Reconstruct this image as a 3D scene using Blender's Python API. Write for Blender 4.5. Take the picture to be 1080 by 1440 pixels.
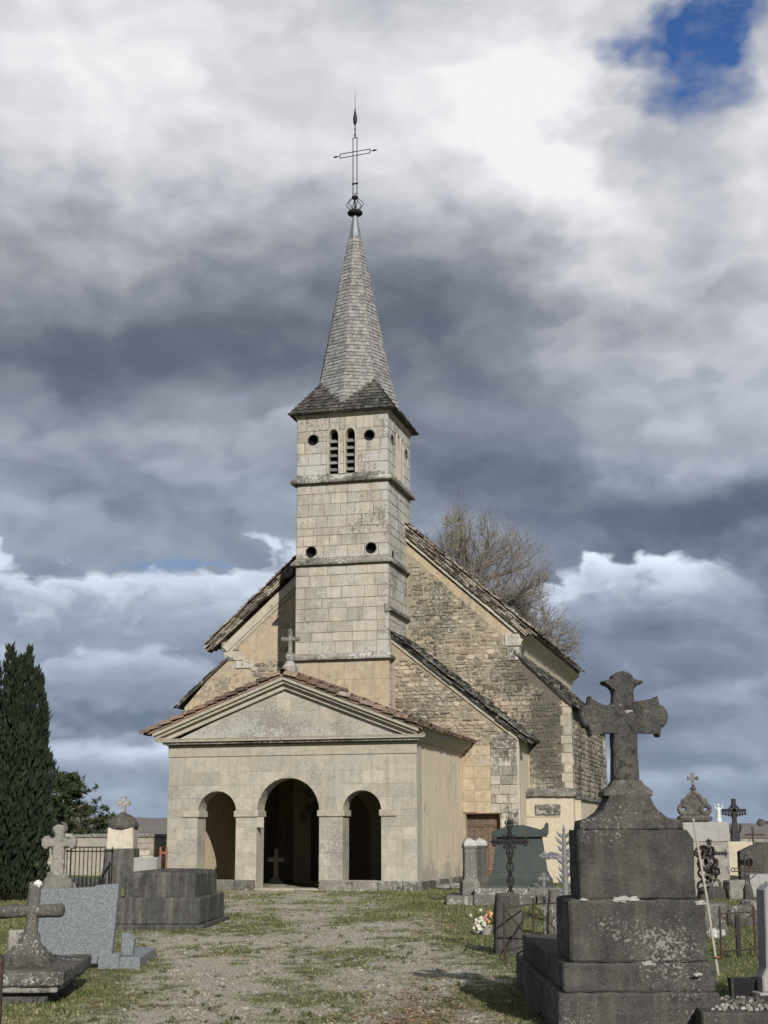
import bpy, bmesh, math, random
from mathutils import Vector, Matrix, noise
random.seed(7)
R = math.radians
scene = bpy.context.scene
for o in list(bpy.data.objects): bpy.data.objects.remove(o)
col = scene.collection

# ------------------------------------------------------------------ camera
F, HOR, ROLL, YAW, CZ = 2050.0, 1174.0, -0.0035, R(14.5), 1.4
PITCH = math.atan((HOR-720)/F)
cam_d = bpy.data.cameras.new('camera'); cam = bpy.data.objects.new('camera', cam_d); col.objects.link(cam)
cam_d.sensor_fit = 'HORIZONTAL'; cam_d.sensor_width = 36; cam_d.lens = F/1080*36
cam_d.clip_start = .1; cam_d.clip_end = 8000
FW = Vector((0, math.cos(PITCH), math.sin(PITCH))); UP0 = Vector((0, -math.sin(PITCH), math.cos(PITCH))); RT0 = Vector((1, 0, 0))
RT = RT0*math.cos(ROLL)+UP0*math.sin(ROLL); UP = -RT0*math.sin(ROLL)+UP0*math.cos(ROLL)
m = Matrix.Identity(4)
for i in range(3): m[i][0], m[i][1], m[i][2] = RT[i], UP[i], -FW[i]
m.translation = (0, 0, CZ); cam.matrix_world = m
scene.camera = cam
CAM = Vector((0, 0, CZ))
def ray(x, y): return FW+RT*((x-540)/F)-UP*((y-720)/F)
def gnd(x, y, z=0.0):                       # pixel -> point on the ground
    d = ray(x, y); t = (z-CZ)/d.z; return CAM+d*t
def ppm(p): return F/((p-CAM).dot(FW))      # pixels per metre at a point
def at(x, y, depth):                        # pixel -> point at world depth (m along +Y)
    d = ray(x, y); return CAM+d*(depth/d.y)
def base(x, depth):                         # ground point in column x at a depth
    p = at(x, 1250, depth); p.z = 0; return p

# ------------------------------------------------------------------ light
SUN_AZ, SUN_EL = R(15.5), R(27)               # azimuth: to the right of straight behind the camera
sd = Vector((math.sin(SUN_AZ)*math.cos(SUN_EL), -math.cos(SUN_AZ)*math.cos(SUN_EL), math.sin(SUN_EL)))
sl = bpy.data.lights.new('sun', 'SUN'); sun = bpy.data.objects.new('sun', sl); col.objects.link(sun)
sl.energy = 4.8; sl.angle = R(.6); sl.color = (1, .955, .89)
sun.rotation_euler = (-sd).to_track_quat('-Z', 'Y').to_euler(); sun.location = (20, -30, 40)
scene.view_settings.view_transform = 'Standard'; scene.view_settings.look = 'None'
scene.view_settings.exposure = 0.0; scene.view_settings.gamma = 1

def nd(nt, t, **kw):
    n = nt.nodes.new(t)
    for k, v in kw.items():
        if k.startswith('i_'):
            key = k[2:]; key = int(key) if key.isdigit() else key.replace('_', ' ')
            s = n.inputs[key]
            if hasattr(v, 'is_output') or isinstance(v, bpy.types.NodeSocket): nt.links.new(v, s)
            else: s.default_value = v
        else: setattr(n, k, v)
    return n
def mth(nt, op, a, b=0.0, c=None, clamp=False):
    n = nt.nodes.new('ShaderNodeMath'); n.operation = op; n.use_clamp = clamp
    for i, v in enumerate((a, b) if c is None else (a, b, c)):
        if isinstance(v, bpy.types.NodeSocket): nt.links.new(v, n.inputs[i])
        else: n.inputs[i].default_value = v
    return n.outputs[0]
def vmt(nt, op, a, b=None):
    n = nt.nodes.new('ShaderNodeVectorMath'); n.operation = op
    for i, v in enumerate((a, b)):
        if v is None: continue
        if isinstance(v, bpy.types.NodeSocket): nt.links.new(v, n.inputs[i])
        else: n.inputs[i].default_value = v
    return n.outputs['Value'] if op in ('DOT_PRODUCT', 'LENGTH', 'DISTANCE') else n.outputs[0]
def mixc(nt, f, a, b, mode='MIX'):
    n = nt.nodes.new('ShaderNodeMix'); n.data_type = 'RGBA'; n.blend_type = mode; n.clamp_factor = True
    for s, v in ((n.inputs[0], f), (n.inputs[6], a), (n.inputs[7], b)):
        if isinstance(v, bpy.types.NodeSocket): nt.links.new(v, s)
        else: s.default_value = v if not isinstance(v, tuple) or len(v) == 4 else (*v, 1)
    return n.outputs[2]
def ramp(nt, f, stops):
    n = nt.nodes.new('ShaderNodeValToRGB'); nt.links.new(f, n.inputs[0]); e = n.color_ramp.elements
    while len(e) < len(stops): e.new(.5)
    for el, (p, c) in zip(e, stops):
        el.position = p; el.color = (*c, 1) if isinstance(c, tuple) else (c, c, c, 1)
    return n.outputs[0]
def noi(nt, vec, scale, detail=4, rough=.55, out=0, dist=0.0, dim='3D'):
    n = nt.nodes.new('ShaderNodeTexNoise'); n.noise_dimensions = dim; nt.links.new(vec, n.inputs['Vector'])
    n.inputs['Scale'].default_value = scale; n.inputs['Detail'].default_value = detail; n.inputs['Roughness'].default_value = rough
    n.inputs['Distortion'].default_value = dist
    return n.outputs[out]

# ------------------------------------------------------------------ sky
w = bpy.data.worlds.new('World'); scene.world = w; w.use_nodes = True; nt = w.node_tree; nt.nodes.clear()
out = nd(nt, 'ShaderNodeOutputWorld'); bg = nd(nt, 'ShaderNodeBackground'); bg.inputs[1].default_value = .1
nt.links.new(bg.outputs[0], out.inputs[0])
sky = nd(nt, 'ShaderNodeTexSky'); sky.sky_type = 'NISHITA'; sky.sun_disc = False
sky.sun_elevation = SUN_EL; sky.sun_rotation = math.pi-SUN_AZ; sky.dust_density = .6; sky.air_density = 1.2
tc = nd(nt, 'ShaderNodeTexCoord'); D = tc.outputs['Generated']
sep = nd(nt, 'ShaderNodeSeparateXYZ', i_0=D); dx, dy, dz = sep.outputs
az = mth(nt, 'ARCTAN2', dx, dy); el = mth(nt, 'ARCSINE', dz)
den = mth(nt, 'ADD', mth(nt, 'MAXIMUM', dz, 0.0), .16)
flat = nd(nt, 'ShaderNodeCombineXYZ', i_0=mth(nt, 'DIVIDE', dx, den), i_1=mth(nt, 'DIVIDE', dy, den), i_2=mth(nt, 'MULTIPLY', el, 3.0)).outputs[0]
ae = nd(nt, 'ShaderNodeCombineXYZ', i_0=az, i_1=el).outputs[0]
aes = nd(nt, 'ShaderNodeCombineXYZ', i_0=mth(nt, 'MULTIPLY', az, 1.0), i_1=mth(nt, 'MULTIPLY', el, 1.7)).outputs[0]
wc = noi(nt, aes, 7.0, 4, .6, out=1, dim='2D')
warp = vmt(nt, 'MULTIPLY', vmt(nt, 'SUBTRACT', wc, (.5, .5, .5)), (.15, .10, 0))
wae = vmt(nt, 'ADD', ae, warp)
def dirae(x, y):
    d = ray(x, y).normalized(); return math.atan2(d.x, d.y), math.asin(d.z)
def blob(x, y, sx, sy, src=wae):
    a, e = dirae(x, y)
    v = vmt(nt, 'MULTIPLY', vmt(nt, 'SUBTRACT', src, (a, e, 0)), (F/sx, F/sy, 0))
    return mth(nt, 'EXPONENT', mth(nt, 'MULTIPLY', vmt(nt, 'DOT_PRODUCT', v, v), -1.0))
def billow(vec, scale, det=2.0):
    v = nt.nodes.new('ShaderNodeTexVoronoi'); v.voronoi_dimensions = '2D'; v.feature = 'F1'; v.normalize = True; nt.links.new(vec, v.inputs['Vector'])
    v.inputs['Scale'].default_value = scale; v.inputs['Detail'].default_value = det; v.inputs['Roughness'].default_value = .58; v.inputs['Lacunarity'].default_value = 2.1
    return mth(nt, 'SUBTRACT', 1.0, v.outputs['Distance'])
wsm = vmt(nt, 'ADD', aes, vmt(nt, 'MULTIPLY', vmt(nt, 'SUBTRACT', noi(nt, aes, 14.0, 4, .55, out=1, dim='2D'), (.5, .5, .5)), (.07, .05, 0)))
f1 = noi(nt, flat, 1.1, 6, .55); f2 = noi(nt, wsm, 8.0, 6, .52, dim='2D'); f3 = noi(nt, aes, 30.0, 5, .6, dim='2D')
bl = billow(wsm, 8.0); bl2 = billow(vmt(nt, 'ADD', wsm, (.012, .022, 0)), 8.0); bl3 = billow(wsm, 17.0, 2.0)
val = mth(nt, 'MULTIPLY_ADD', mth(nt, 'SUBTRACT', f1, .5), .12, .50)
val = mth(nt, 'MULTIPLY_ADD', mth(nt, 'SUBTRACT', f2, .5), .28, val)
val = mth(nt, 'MULTIPLY_ADD', mth(nt, 'SUBTRACT', f3, .5), .05, val)
val = mth(nt, 'MULTIPLY_ADD', mth(nt, 'SUBTRACT', bl, bl2), .40, val)
CLOUDS = [(80,40,230,190,.38),(400,40,260,170,.28),(620,150,200,130,.22),(775,120,120,200,.42),(1065,220,90,170,.34),(860,290,120,90,.30),(150,230,240,80,.14),(460,230,240,70,.12),
 (60,500,300,100,-.30),(420,430,260,90,-.24),(640,500,180,130,-.20),(330,640,200,60,.02),(1010,735,260,50,-.36),(720,670,150,60,-.22),(960,520,210,150,.20),
 (120,690,260,45,.02),(990,890,220,36,-.18),(120,985,240,30,-.08),(130,1030,260,14,-.20),(600,930,500,60,-.04),(960,970,260,60,-.16)]
for x, y, sx, sy, a in CLOUDS: val = mth(nt, 'MULTIPLY_ADD', blob(x, y, sx, sy), a, val)
# cumulus banks: a puffed top edge, bright crest and greyer base
edge = mth(nt, 'MULTIPLY_ADD', mth(nt, 'SUBTRACT', bl3, .62), 1.6, mth(nt, 'MULTIPLY_ADD', mth(nt, 'SUBTRACT', bl, .6), 1.2, mth(nt, 'MULTIPLY', mth(nt, 'SUBTRACT', f2, .5), 2.2)))
def bank(val, x, ytop, hw, thick, crest, foot, puff=44, strength=1.0):
    a0, e0 = dirae(x, ytop); da = mth(nt, 'MULTIPLY', mth(nt, 'SUBTRACT', az, a0), F/hw)
    top = mth(nt, 'MULTIPLY_ADD', mth(nt, 'MULTIPLY', da, da), -.45*puff/F, mth(nt, 'MULTIPLY_ADD', edge, puff*1.6/F, e0))
    t = mth(nt, 'MULTIPLY', mth(nt, 'SUBTRACT', top, el), F/thick)
    mask = mth(nt, 'MULTIPLY', ramp(nt, mth(nt, 'MULTIPLY', t, thick/50.0), [(.0, 0.0), (.34, 1.0)]), ramp(nt, t, [(.45, 1.0), (1.0, 0.0)]))
    fall = mth(nt, 'EXPONENT', mth(nt, 'MULTIPLY', mth(nt, 'POWER', mth(nt, 'ABSOLUTE', da), 4.0), -1.0))
    m_ = mth(nt, 'MULTIPLY', mth(nt, 'MULTIPLY', mask, fall), strength)
    bv = mth(nt, 'MULTIPLY_ADD', mth(nt, 'MINIMUM', mth(nt, 'MAXIMUM', t, 0.0), 1.0), foot-crest, crest)
    bv = mth(nt, 'MULTIPLY_ADD', mth(nt, 'SUBTRACT', bl, bl2), .8, bv); bv = mth(nt, 'MULTIPLY_ADD', mth(nt, 'SUBTRACT', f2, .5), .35, bv)
    return mth(nt, 'ADD', val, mth(nt, 'MULTIPLY', m_, mth(nt, 'SUBTRACT', bv, val)))
for a in ((960,395,190,150,.66,.46,50,.75),(250,610,260,110,.48,.36,30,.6),(410,585,70,60,.66,.5,24,.7),(90,800,190,100,.98,.54),(330,790,150,100,.95,.54),(880,795,140,100,1.05,.54),(1040,870,120,50,.52,.34,20,.6),(200,925,190,65,.74,.44,26),(900,960,200,60,.50,.38,22,.7),(160,1050,260,44,.86,.56,14),(960,1080,200,40,.66,.5,12),(160,1110,260,26,.62,.5,8,.6)): val = bank(val, *a)
cloud = ramp(nt, val, [(0.0, (.095,.112,.155)), (.2, (.14,.16,.205)), (.42, (.262,.285,.335)), (.62, (.45,.468,.515)), (.82, (.68,.69,.725)), (1.0, (.90,.90,.915))])
low = ramp(nt, el, [(.0, 1.0), (.18, .75), (.36, 0.0)])
cloud = mixc(nt, low, cloud, (.86, .985, 1.13), 'MULTIPLY')
cl10 = vmt(nt, 'SCALE', cloud); cl10.node.inputs['Scale'].default_value = 10.0
hole = mth(nt, 'ADD', mth(nt, 'MULTIPLY', blob(962,46,112,108), 1.12), mth(nt, 'MULTIPLY', blob(225,784,90,11), .48))
hole = mth(nt, 'ADD', hole, mth(nt, 'MULTIPLY', blob(398,592,40,22), .30))
hole = mth(nt, 'ADD', hole, mth(nt, 'MULTIPLY', blob(120,1130,500,14), .46))
hole = mth(nt, 'ADD', hole, mth(nt, 'MULTIPLY', blob(130,1030,260,13), .34))
hole = mth(nt, 'MULTIPLY_ADD', edge, -.22, mth(nt, 'ADD', hole, mth(nt, 'MULTIPLY', mth(nt, 'SUBTRACT', f3, .5), .25)))
hm = ramp(nt, hole, [(.28, 0.0), (.48, .35), (.80, 1.0)])
blue = vmt(nt, 'MULTIPLY', sky.outputs[0], (.26, .50, .92))
hm = mth(nt, 'MULTIPLY', hm, ramp(nt, f3, [(.46, .97), (.74, .72)]))
skyc = mixc(nt, hm, cl10, blue)
nt.links.new(skyc, bg.inputs[0])

# ------------------------------------------------------------------ materials
MATS = {}
def newmat(name):
    mt = bpy.data.materials.new(name); mt.use_nodes = True; t = mt.node_tree; t.nodes.clear()
    o = nd(t, 'ShaderNodeOutputMaterial'); p = nd(t, 'ShaderNodeBsdfPrincipled'); t.links.new(p.outputs[0], o.inputs[0])
    MATS[name] = mt; return mt, t, p
def stone(name, A, B, var=.25, lich=None, dark=None, streak=0.0, sc=1.0, bump=.4, rough=.92, zones=(), tint=None, spots=None, grain=1.0, zl=1.0):
    """limestone-like: two tones, per-piece variation, pale lichen, dark algae, rain streaks"""
    mt, t, p = newmat(name); A = tuple(x*.80 for x in A); B = tuple(x*.80 for x in B)
    if lich: lich = (*lich[:2], tuple(x*.80 for x in lich[2]))
    co = nd(t, 'ShaderNodeTexCoord').outputs['Object']
    big = noi(t, co, .9*sc, 5, .6); mid = noi(t, co, 5*sc, 6, .62); fine = noi(t, co, 38*sc, 5, .65)
    c = mixc(t, ramp(t, big, [(.32, 0.0), (.68, 1.0)]), A, B)
    pc = nd(t, 'ShaderNodeAttribute', attribute_name='pc').outputs['Fac']
    k = mth(t, 'MULTIPLY_ADD', mth(t, 'SUBTRACT', pc, .5), var*1.6, 1.0)
    k = mth(t, 'MULTIPLY', k, mth(t, 'MULTIPLY_ADD', mth(t, 'SUBTRACT', mid, .5), .8*grain, 1.0))
    k = mth(t, 'MULTIPLY', k, mth(t, 'MULTIPLY_ADD', mth(t, 'SUBTRACT', fine, .5), 1.0*grain, 1.0))
    c = vmt(t, 'SCALE', c); c.node.inputs['Scale'].default_value = 1; t.links.new(k, c.node.inputs['Scale'])
    if tint:
        tn = noi(t, co, 1.7*sc, 4, .6); c = mixc(t, mth(t, 'MULTIPLY', ramp(t, tn, [(.5, 0.0), (.72, 1.0)]), tint[1]), c, tint[0])
    zsum = None
    sx = nd(t, 'ShaderNodeSeparateXYZ', i_0=co)
    for ax, cen, wid, gain in zones:
        g = mth(t, 'MULTIPLY', mth(t, 'SUBTRACT', sx.outputs[ax], cen), 1.0/wid)
        g = mth(t, 'MULTIPLY', mth(t, 'EXPONENT', mth(t, 'MULTIPLY', mth(t, 'MULTIPLY', g, g), -1.0)), gain)
        zsum = g if zsum is None else mth(t, 'ADD', zsum, g)
    if streak:
        sv = vmt(t, 'MULTIPLY', co, (7*sc, 7*sc, .55*sc)); sn = noi(t, sv, 1.0, 5, .6)
        c = mixc(t, mth(t, 'MULTIPLY', ramp(t, sn, [(.48, 0.0), (.70, 1.0)]), streak), c, (.16, .15, .13))
    if dark:
        dn = noi(t, co, dark[1]*sc, 8, .68); dl = noi(t, vmt(t, 'ADD', co, (7.3, 2.1, 4.4)), .7*sc, 3, .5)
        s = mth(t, 'ADD', dn, mth(t, 'MULTIPLY', mth(t, 'SUBTRACT', dl, .5), .8))
        if zsum is not None: s = mth(t, 'ADD', s, zsum)
        c = mixc(t, mth(t, 'MULTIPLY', ramp(t, s, [(.60-dark[0]*.5, 0.0), (.72-dark[0]*.5, 1.0)]), .85), c, dark[2] if len(dark) > 2 else (.055, .053, .047))
    if lich:
        ln = noi(t, vmt(t, 'ADD', co, (3.1, 9.7, 1.9)), lich[1]*sc, 7, .66); ll = noi(t, vmt(t, 'ADD', co, (1.7, 5.5, 8.2)), 1.1*sc, 3, .5)
        s = mth(t, 'ADD', ln, mth(t, 'MULTIPLY', mth(t, 'SUBTRACT', ll, .5), .7))
        if zsum is not None: s = mth(t, 'ADD', s, mth(t, 'MULTIPLY', zsum, zl))
        c = mixc(t, mth(t, 'MULTIPLY', ramp(t, s, [(.61-lich[0]*.5, 0.0), (.70-lich[0]*.5, 1.0)]), .9), c, lich[2])
    if spots:
        vo = nd(t, 'ShaderNodeTexVoronoi', i_Scale=spots[1]); t.links.new(vmt(t, 'ADD', co, vmt(t, 'SCALE', noi(t, co, 14, 3, .5, out=1))), vo.inputs['Vector'])
        vr = nd(t, 'ShaderNodeSeparateColor', i_0=vo.outputs['Color']).outputs[0]
        rad = mth(t, 'MULTIPLY', ramp(t, vr, [(.45, 0.0), (1.0, 1.0)]), spots[0])
        c = mixc(t, mth(t, 'MULTIPLY', mth(t, 'GREATER_THAN', mth(t, 'SUBTRACT', rad, vo.outputs['Distance']), 0.0), .75), c, spots[2])
    t.links.new(c, p.inputs['Base Color']); p.inputs['Roughness'].default_value = rough; p.inputs['Specular IOR Level'].default_value = .12
    h = mth(t, 'ADD', mth(t, 'MULTIPLY', mid, .6), mth(t, 'MULTIPLY', fine, .4))
    b = nd(t, 'ShaderNodeBump', i_Strength=bump, i_Distance=.03/sc, i_Height=h); t.links.new(b.outputs[0], p.inputs['Normal'])
    return mt
def plain(name, c, rough=.6, metal=0.0, var=.2, sc=10, bump=.15, c2=None):
    mt, t, p = newmat(name); co = nd(t, 'ShaderNodeTexCoord').outputs['Object']
    n1 = noi(t, co, sc, 6, .65); pc = nd(t, 'ShaderNodeAttribute', attribute_name='pc').outputs['Fac']
    k = mth(t, 'ADD', mth(t, 'MULTIPLY', mth(t, 'SUBTRACT', n1, .5), 2*var), mth(t, 'MULTIPLY_ADD', mth(t, 'SUBTRACT', pc, .5), var*1.5, 1.0))
    cc = mixc(t, ramp(t, n1, [(.42, 0.0), (.66, 1.0)]), c, c2 or c)
    cc = vmt(t, 'SCALE', cc); t.links.new(k, cc.node.inputs['Scale'])
    t.links.new(cc, p.inputs['Base Color']); p.inputs['Roughness'].default_value = rough; p.inputs['Metallic'].default_value = metal
    p.inputs['Specular IOR Level'].default_value = .3
    b = nd(t, 'ShaderNodeBump', i_Strength=bump, i_Distance=.01, i_Height=n1); t.links.new(b.outputs[0], p.inputs['Normal'])
    return mt
PALE = (.50, .49, .45)
stone('ashlar', (.50,.45,.37), (.45,.42,.36), .20, (.06,11,(.52,.51,.48)), (.02,10,(.16,.15,.13)), .36, zones=((2,13.0,.45,.22),(2,10.0,.12,.18),(0,-2.25,.10,.20)), tint=((.40,.32,.24),.3), bump=.6)
stone('mortar', (.33,.28,.21), (.28,.245,.195), .1, None, (.02,5), .1)
stone('facade', (.49,.445,.36), (.44,.41,.345), .16, (.0,18,(.46,.45,.42)), (.03,20,(.20,.193,.178)), .32, zones=((2,4.15,.32,.16),(2,0.1,.2,.08)), tint=((.43,.345,.235),.3))
stone('moulding', (.50,.45,.35), (.46,.42,.34), .15, (.0,12,PALE), (-.12,9,(.14,.135,.125)), .15)
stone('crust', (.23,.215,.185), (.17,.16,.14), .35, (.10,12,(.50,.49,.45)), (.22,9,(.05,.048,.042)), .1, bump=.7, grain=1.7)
stone('string', (.30,.28,.24), (.22,.21,.185), .3, (.14,11,(.55,.54,.50)), (.24,8,(.05,.048,.042)), .0, bump=.7, grain=1.7)
stone('render_wall', (.53,.425,.285), (.47,.395,.29), .1, (-.05,10,PALE), (.05,7,(.19,.17,.135)), .3, tint=((.42,.29,.175),.35))
stone('rubble', (.42,.36,.265), (.34,.30,.235), .60, (.06,15,(.50,.49,.44)), (.15,10,(.075,.071,.06)), .0, bump=.9, zones=((0,2.35,.9,.22),), zl=-.2)
stone('rubble_dark', (.30,.265,.205), (.25,.225,.18), .5, (.03,14,(.42,.41,.37)), (.20,9,(.06,.057,.05)), .0, bump=.8)
stone('rubble_bed', (.40,.335,.235), (.32,.28,.21), .1, None, (.12,8,(.09,.086,.07)), .1, bump=.7, zones=((0,2.35,.9,.20),))
stone('quoin', (.46,.42,.345), (.37,.345,.295), .45, (.10,12,(.58,.57,.53)), (.16,7,(.07,.067,.058)), .35, bump=.7, grain=1.7)
stone('plaster', (.68,.575,.42), (.62,.54,.415), .05, None, (-.05,4,(.30,.275,.23)), .38, bump=.12, zones=((2,.15,.50,.24),), grain=.5)
stone('plaster_clean', (.62,.545,.41), (.56,.50,.39), .05, None, (-.2,4,(.3,.27,.2)), .25, bump=.15, grain=.5)
stone('inner_wall', (.70,.57,.40), (.62,.52,.38), .05, None, (-.1,4,(.2,.17,.13)), .2, bump=.15, grain=.5)
stone('slate', (.31,.27,.215), (.20,.175,.145), .95, (.06,9,(.50,.49,.45)), (.08,6,(.045,.042,.036)), .0, bump=.5, tint=((.20,.125,.085),.35))
stone('mossy_slate', (.185,.175,.15), (.125,.12,.105), .8, (.02,9,(.45,.45,.41)), (.14,7,(.035,.036,.03)), .0, bump=.5)
stone('shingle', (.305,.302,.29), (.26,.257,.246), .34, (-.04,12,(.48,.48,.46)), (-.04,9,(.14,.137,.13)), .12, bump=.4)
stone('shingle_dark', (.115,.11,.098), (.085,.083,.075), .7, (.0,9,(.22,.22,.2)), (.1,7,(.035,.035,.03)), .0, bump=.4)
stone('tile', (.225,.15,.105), (.17,.13,.10), .7, (.0,12,(.42,.39,.33)), (.12,9,(.05,.043,.036)), .0, bump=.5)
stone('tomb_dark', (.098,.095,.086), (.060,.058,.054), .15, (.0,30,(.30,.295,.265)), (.05,16,(.018,.018,.017)), .3, sc=1.5, bump=1.0, spots=(.20,16,(.17,.167,.152)), grain=1.7)
stone('tomb_grey', (.095,.094,.090), (.06,.06,.058), .2, (-.06,26,(.24,.235,.225)), (.02,12,(.025,.025,.024)), .75, sc=1.2, bump=.7, grain=1.7)
stone('tomb_lichen', (.15,.14,.12), (.095,.089,.077), .2, (.02,16,(.48,.48,.45)), (.16,10,(.03,.029,.026)), .1, sc=2.0, bump=1.0, spots=(.30,12,(.40,.40,.375)), grain=1.7)
stone('tomb_pale', (.33,.31,.27), (.24,.23,.205), .25, (.04,14,(.54,.53,.50)), (.12,9,(.06,.058,.05)), .3, sc=1.5, bump=.8, grain=1.7)
stone('tomb_spot', (.19,.18,.155), (.14,.135,.12), .2, (.02,9,(.45,.44,.4)), (.08,7,(.05,.048,.042)), .1, sc=1.5, bump=.7, spots=(.42,6,(.50,.49,.44)))
stone('tomb_green', (.062,.076,.07), (.05,.062,.058), .1, (-.3,9,(.2,.2,.19)), (-.25,7,(.03,.035,.03)), .08, sc=2, bump=.1, rough=.55, grain=.5)
stone('cement', (.40,.395,.375), (.33,.325,.31), .15, None, (-.05,8,(.14,.135,.125)), .3, bump=.3, tint=((.36,.20,.14),.3), grain=.5)
stone('headstone', (.42,.415,.405), (.36,.355,.35), .1, None, (-.08,9,(.16,.155,.15)), .35, sc=2, bump=.25, grain=.5)
stone('yard_wall', (.56,.50,.40), (.46,.425,.36), .5, (-.02,8,PALE), (-.02,7,(.20,.19,.16)), .3, bump=.7)
stone('lichen_white', (.50,.50,.47), (.40,.40,.375), .2, None, (.0,8,(.12,.115,.1)), .0, bump=.6)
plain('iron', (.018,.017,.017), .6, .3, .3, 25); plain('iron_rust', (.045,.032,.026), .75, .1, .4, 25, c2=(.07,.045,.032))
plain('iron_silver', (.22,.223,.225), .6, .1, .35, 25, c2=(.15,.148,.145)); plain('lead', (.21,.235,.26), .5, .3, .25, 6)
plain('void', (.006,.006,.006), .9); plain('wood', (.125,.085,.06), .8, 0, .35, 14, .4, c2=(.17,.125,.09)); plain('wood_grey', (.20,.19,.175), .85, 0, .4, 8, .4)
plain('louver', (.19,.185,.175), .8, 0, .3, 8); plain('white', (.55,.55,.53), .6, 0, .15, 12); plain('bark', (.115,.10,.082), .9, 0, .35, 6, .5, c2=(.155,.13,.10))
plain('twig', (.24,.215,.185), .9, 0, .35, 3, .1); plain('mistletoe', (.13,.115,.035), .8, 0, .4, 3, .1); plain('stick', (.34,.31,.27), .8, 0, .25, 12)
plain('petal_white', (.55,.53,.44), .6, 0, .2, 20); plain('petal_orange', (.55,.25,.07), .6, 0, .2, 20); plain('petal_pink', (.60,.30,.30), .6, 0, .2, 20); plain('petal_yellow', (.55,.43,.14), .6, 0, .2, 20)
plain('leaf', (.05,.085,.03), .7, 0, .4, 20); plain('orange_paint', (.26,.10,.055), .6, 0, .2, 12)
plain('cypress_leaf', (.013,.020,.010), .85, 0, .6, 2.0, .1, c2=(.022,.030,.013)); plain('pine_leaf', (.024,.038,.014), .8, 0, .6, 1.5, .1, c2=(.045,.058,.018))
def granite():
    mt, t, p = newmat('granite'); co = nd(t, 'ShaderNodeTexCoord').outputs['Object']
    v = nd(t, 'ShaderNodeTexVoronoi', i_Scale=210.0, i_Vector=co).outputs['Color']
    r = nd(t, 'ShaderNodeSeparateColor', i_0=v).outputs[0]
    n1 = noi(t, co, 40, 5, .7)
    c = ramp(t, mth(t, 'ADD', mth(t, 'MULTIPLY', r, .6), mth(t, 'MULTIPLY', n1, .4)), [(.18, (.05,.058,.066)), (.42, (.125,.14,.152)), (.66, (.18,.197,.207)), (.90, (.42,.43,.43))])
    t.links.new(c, p.inputs['Base Color']); p.inputs['Roughness'].default_value = .42
granite()
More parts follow.
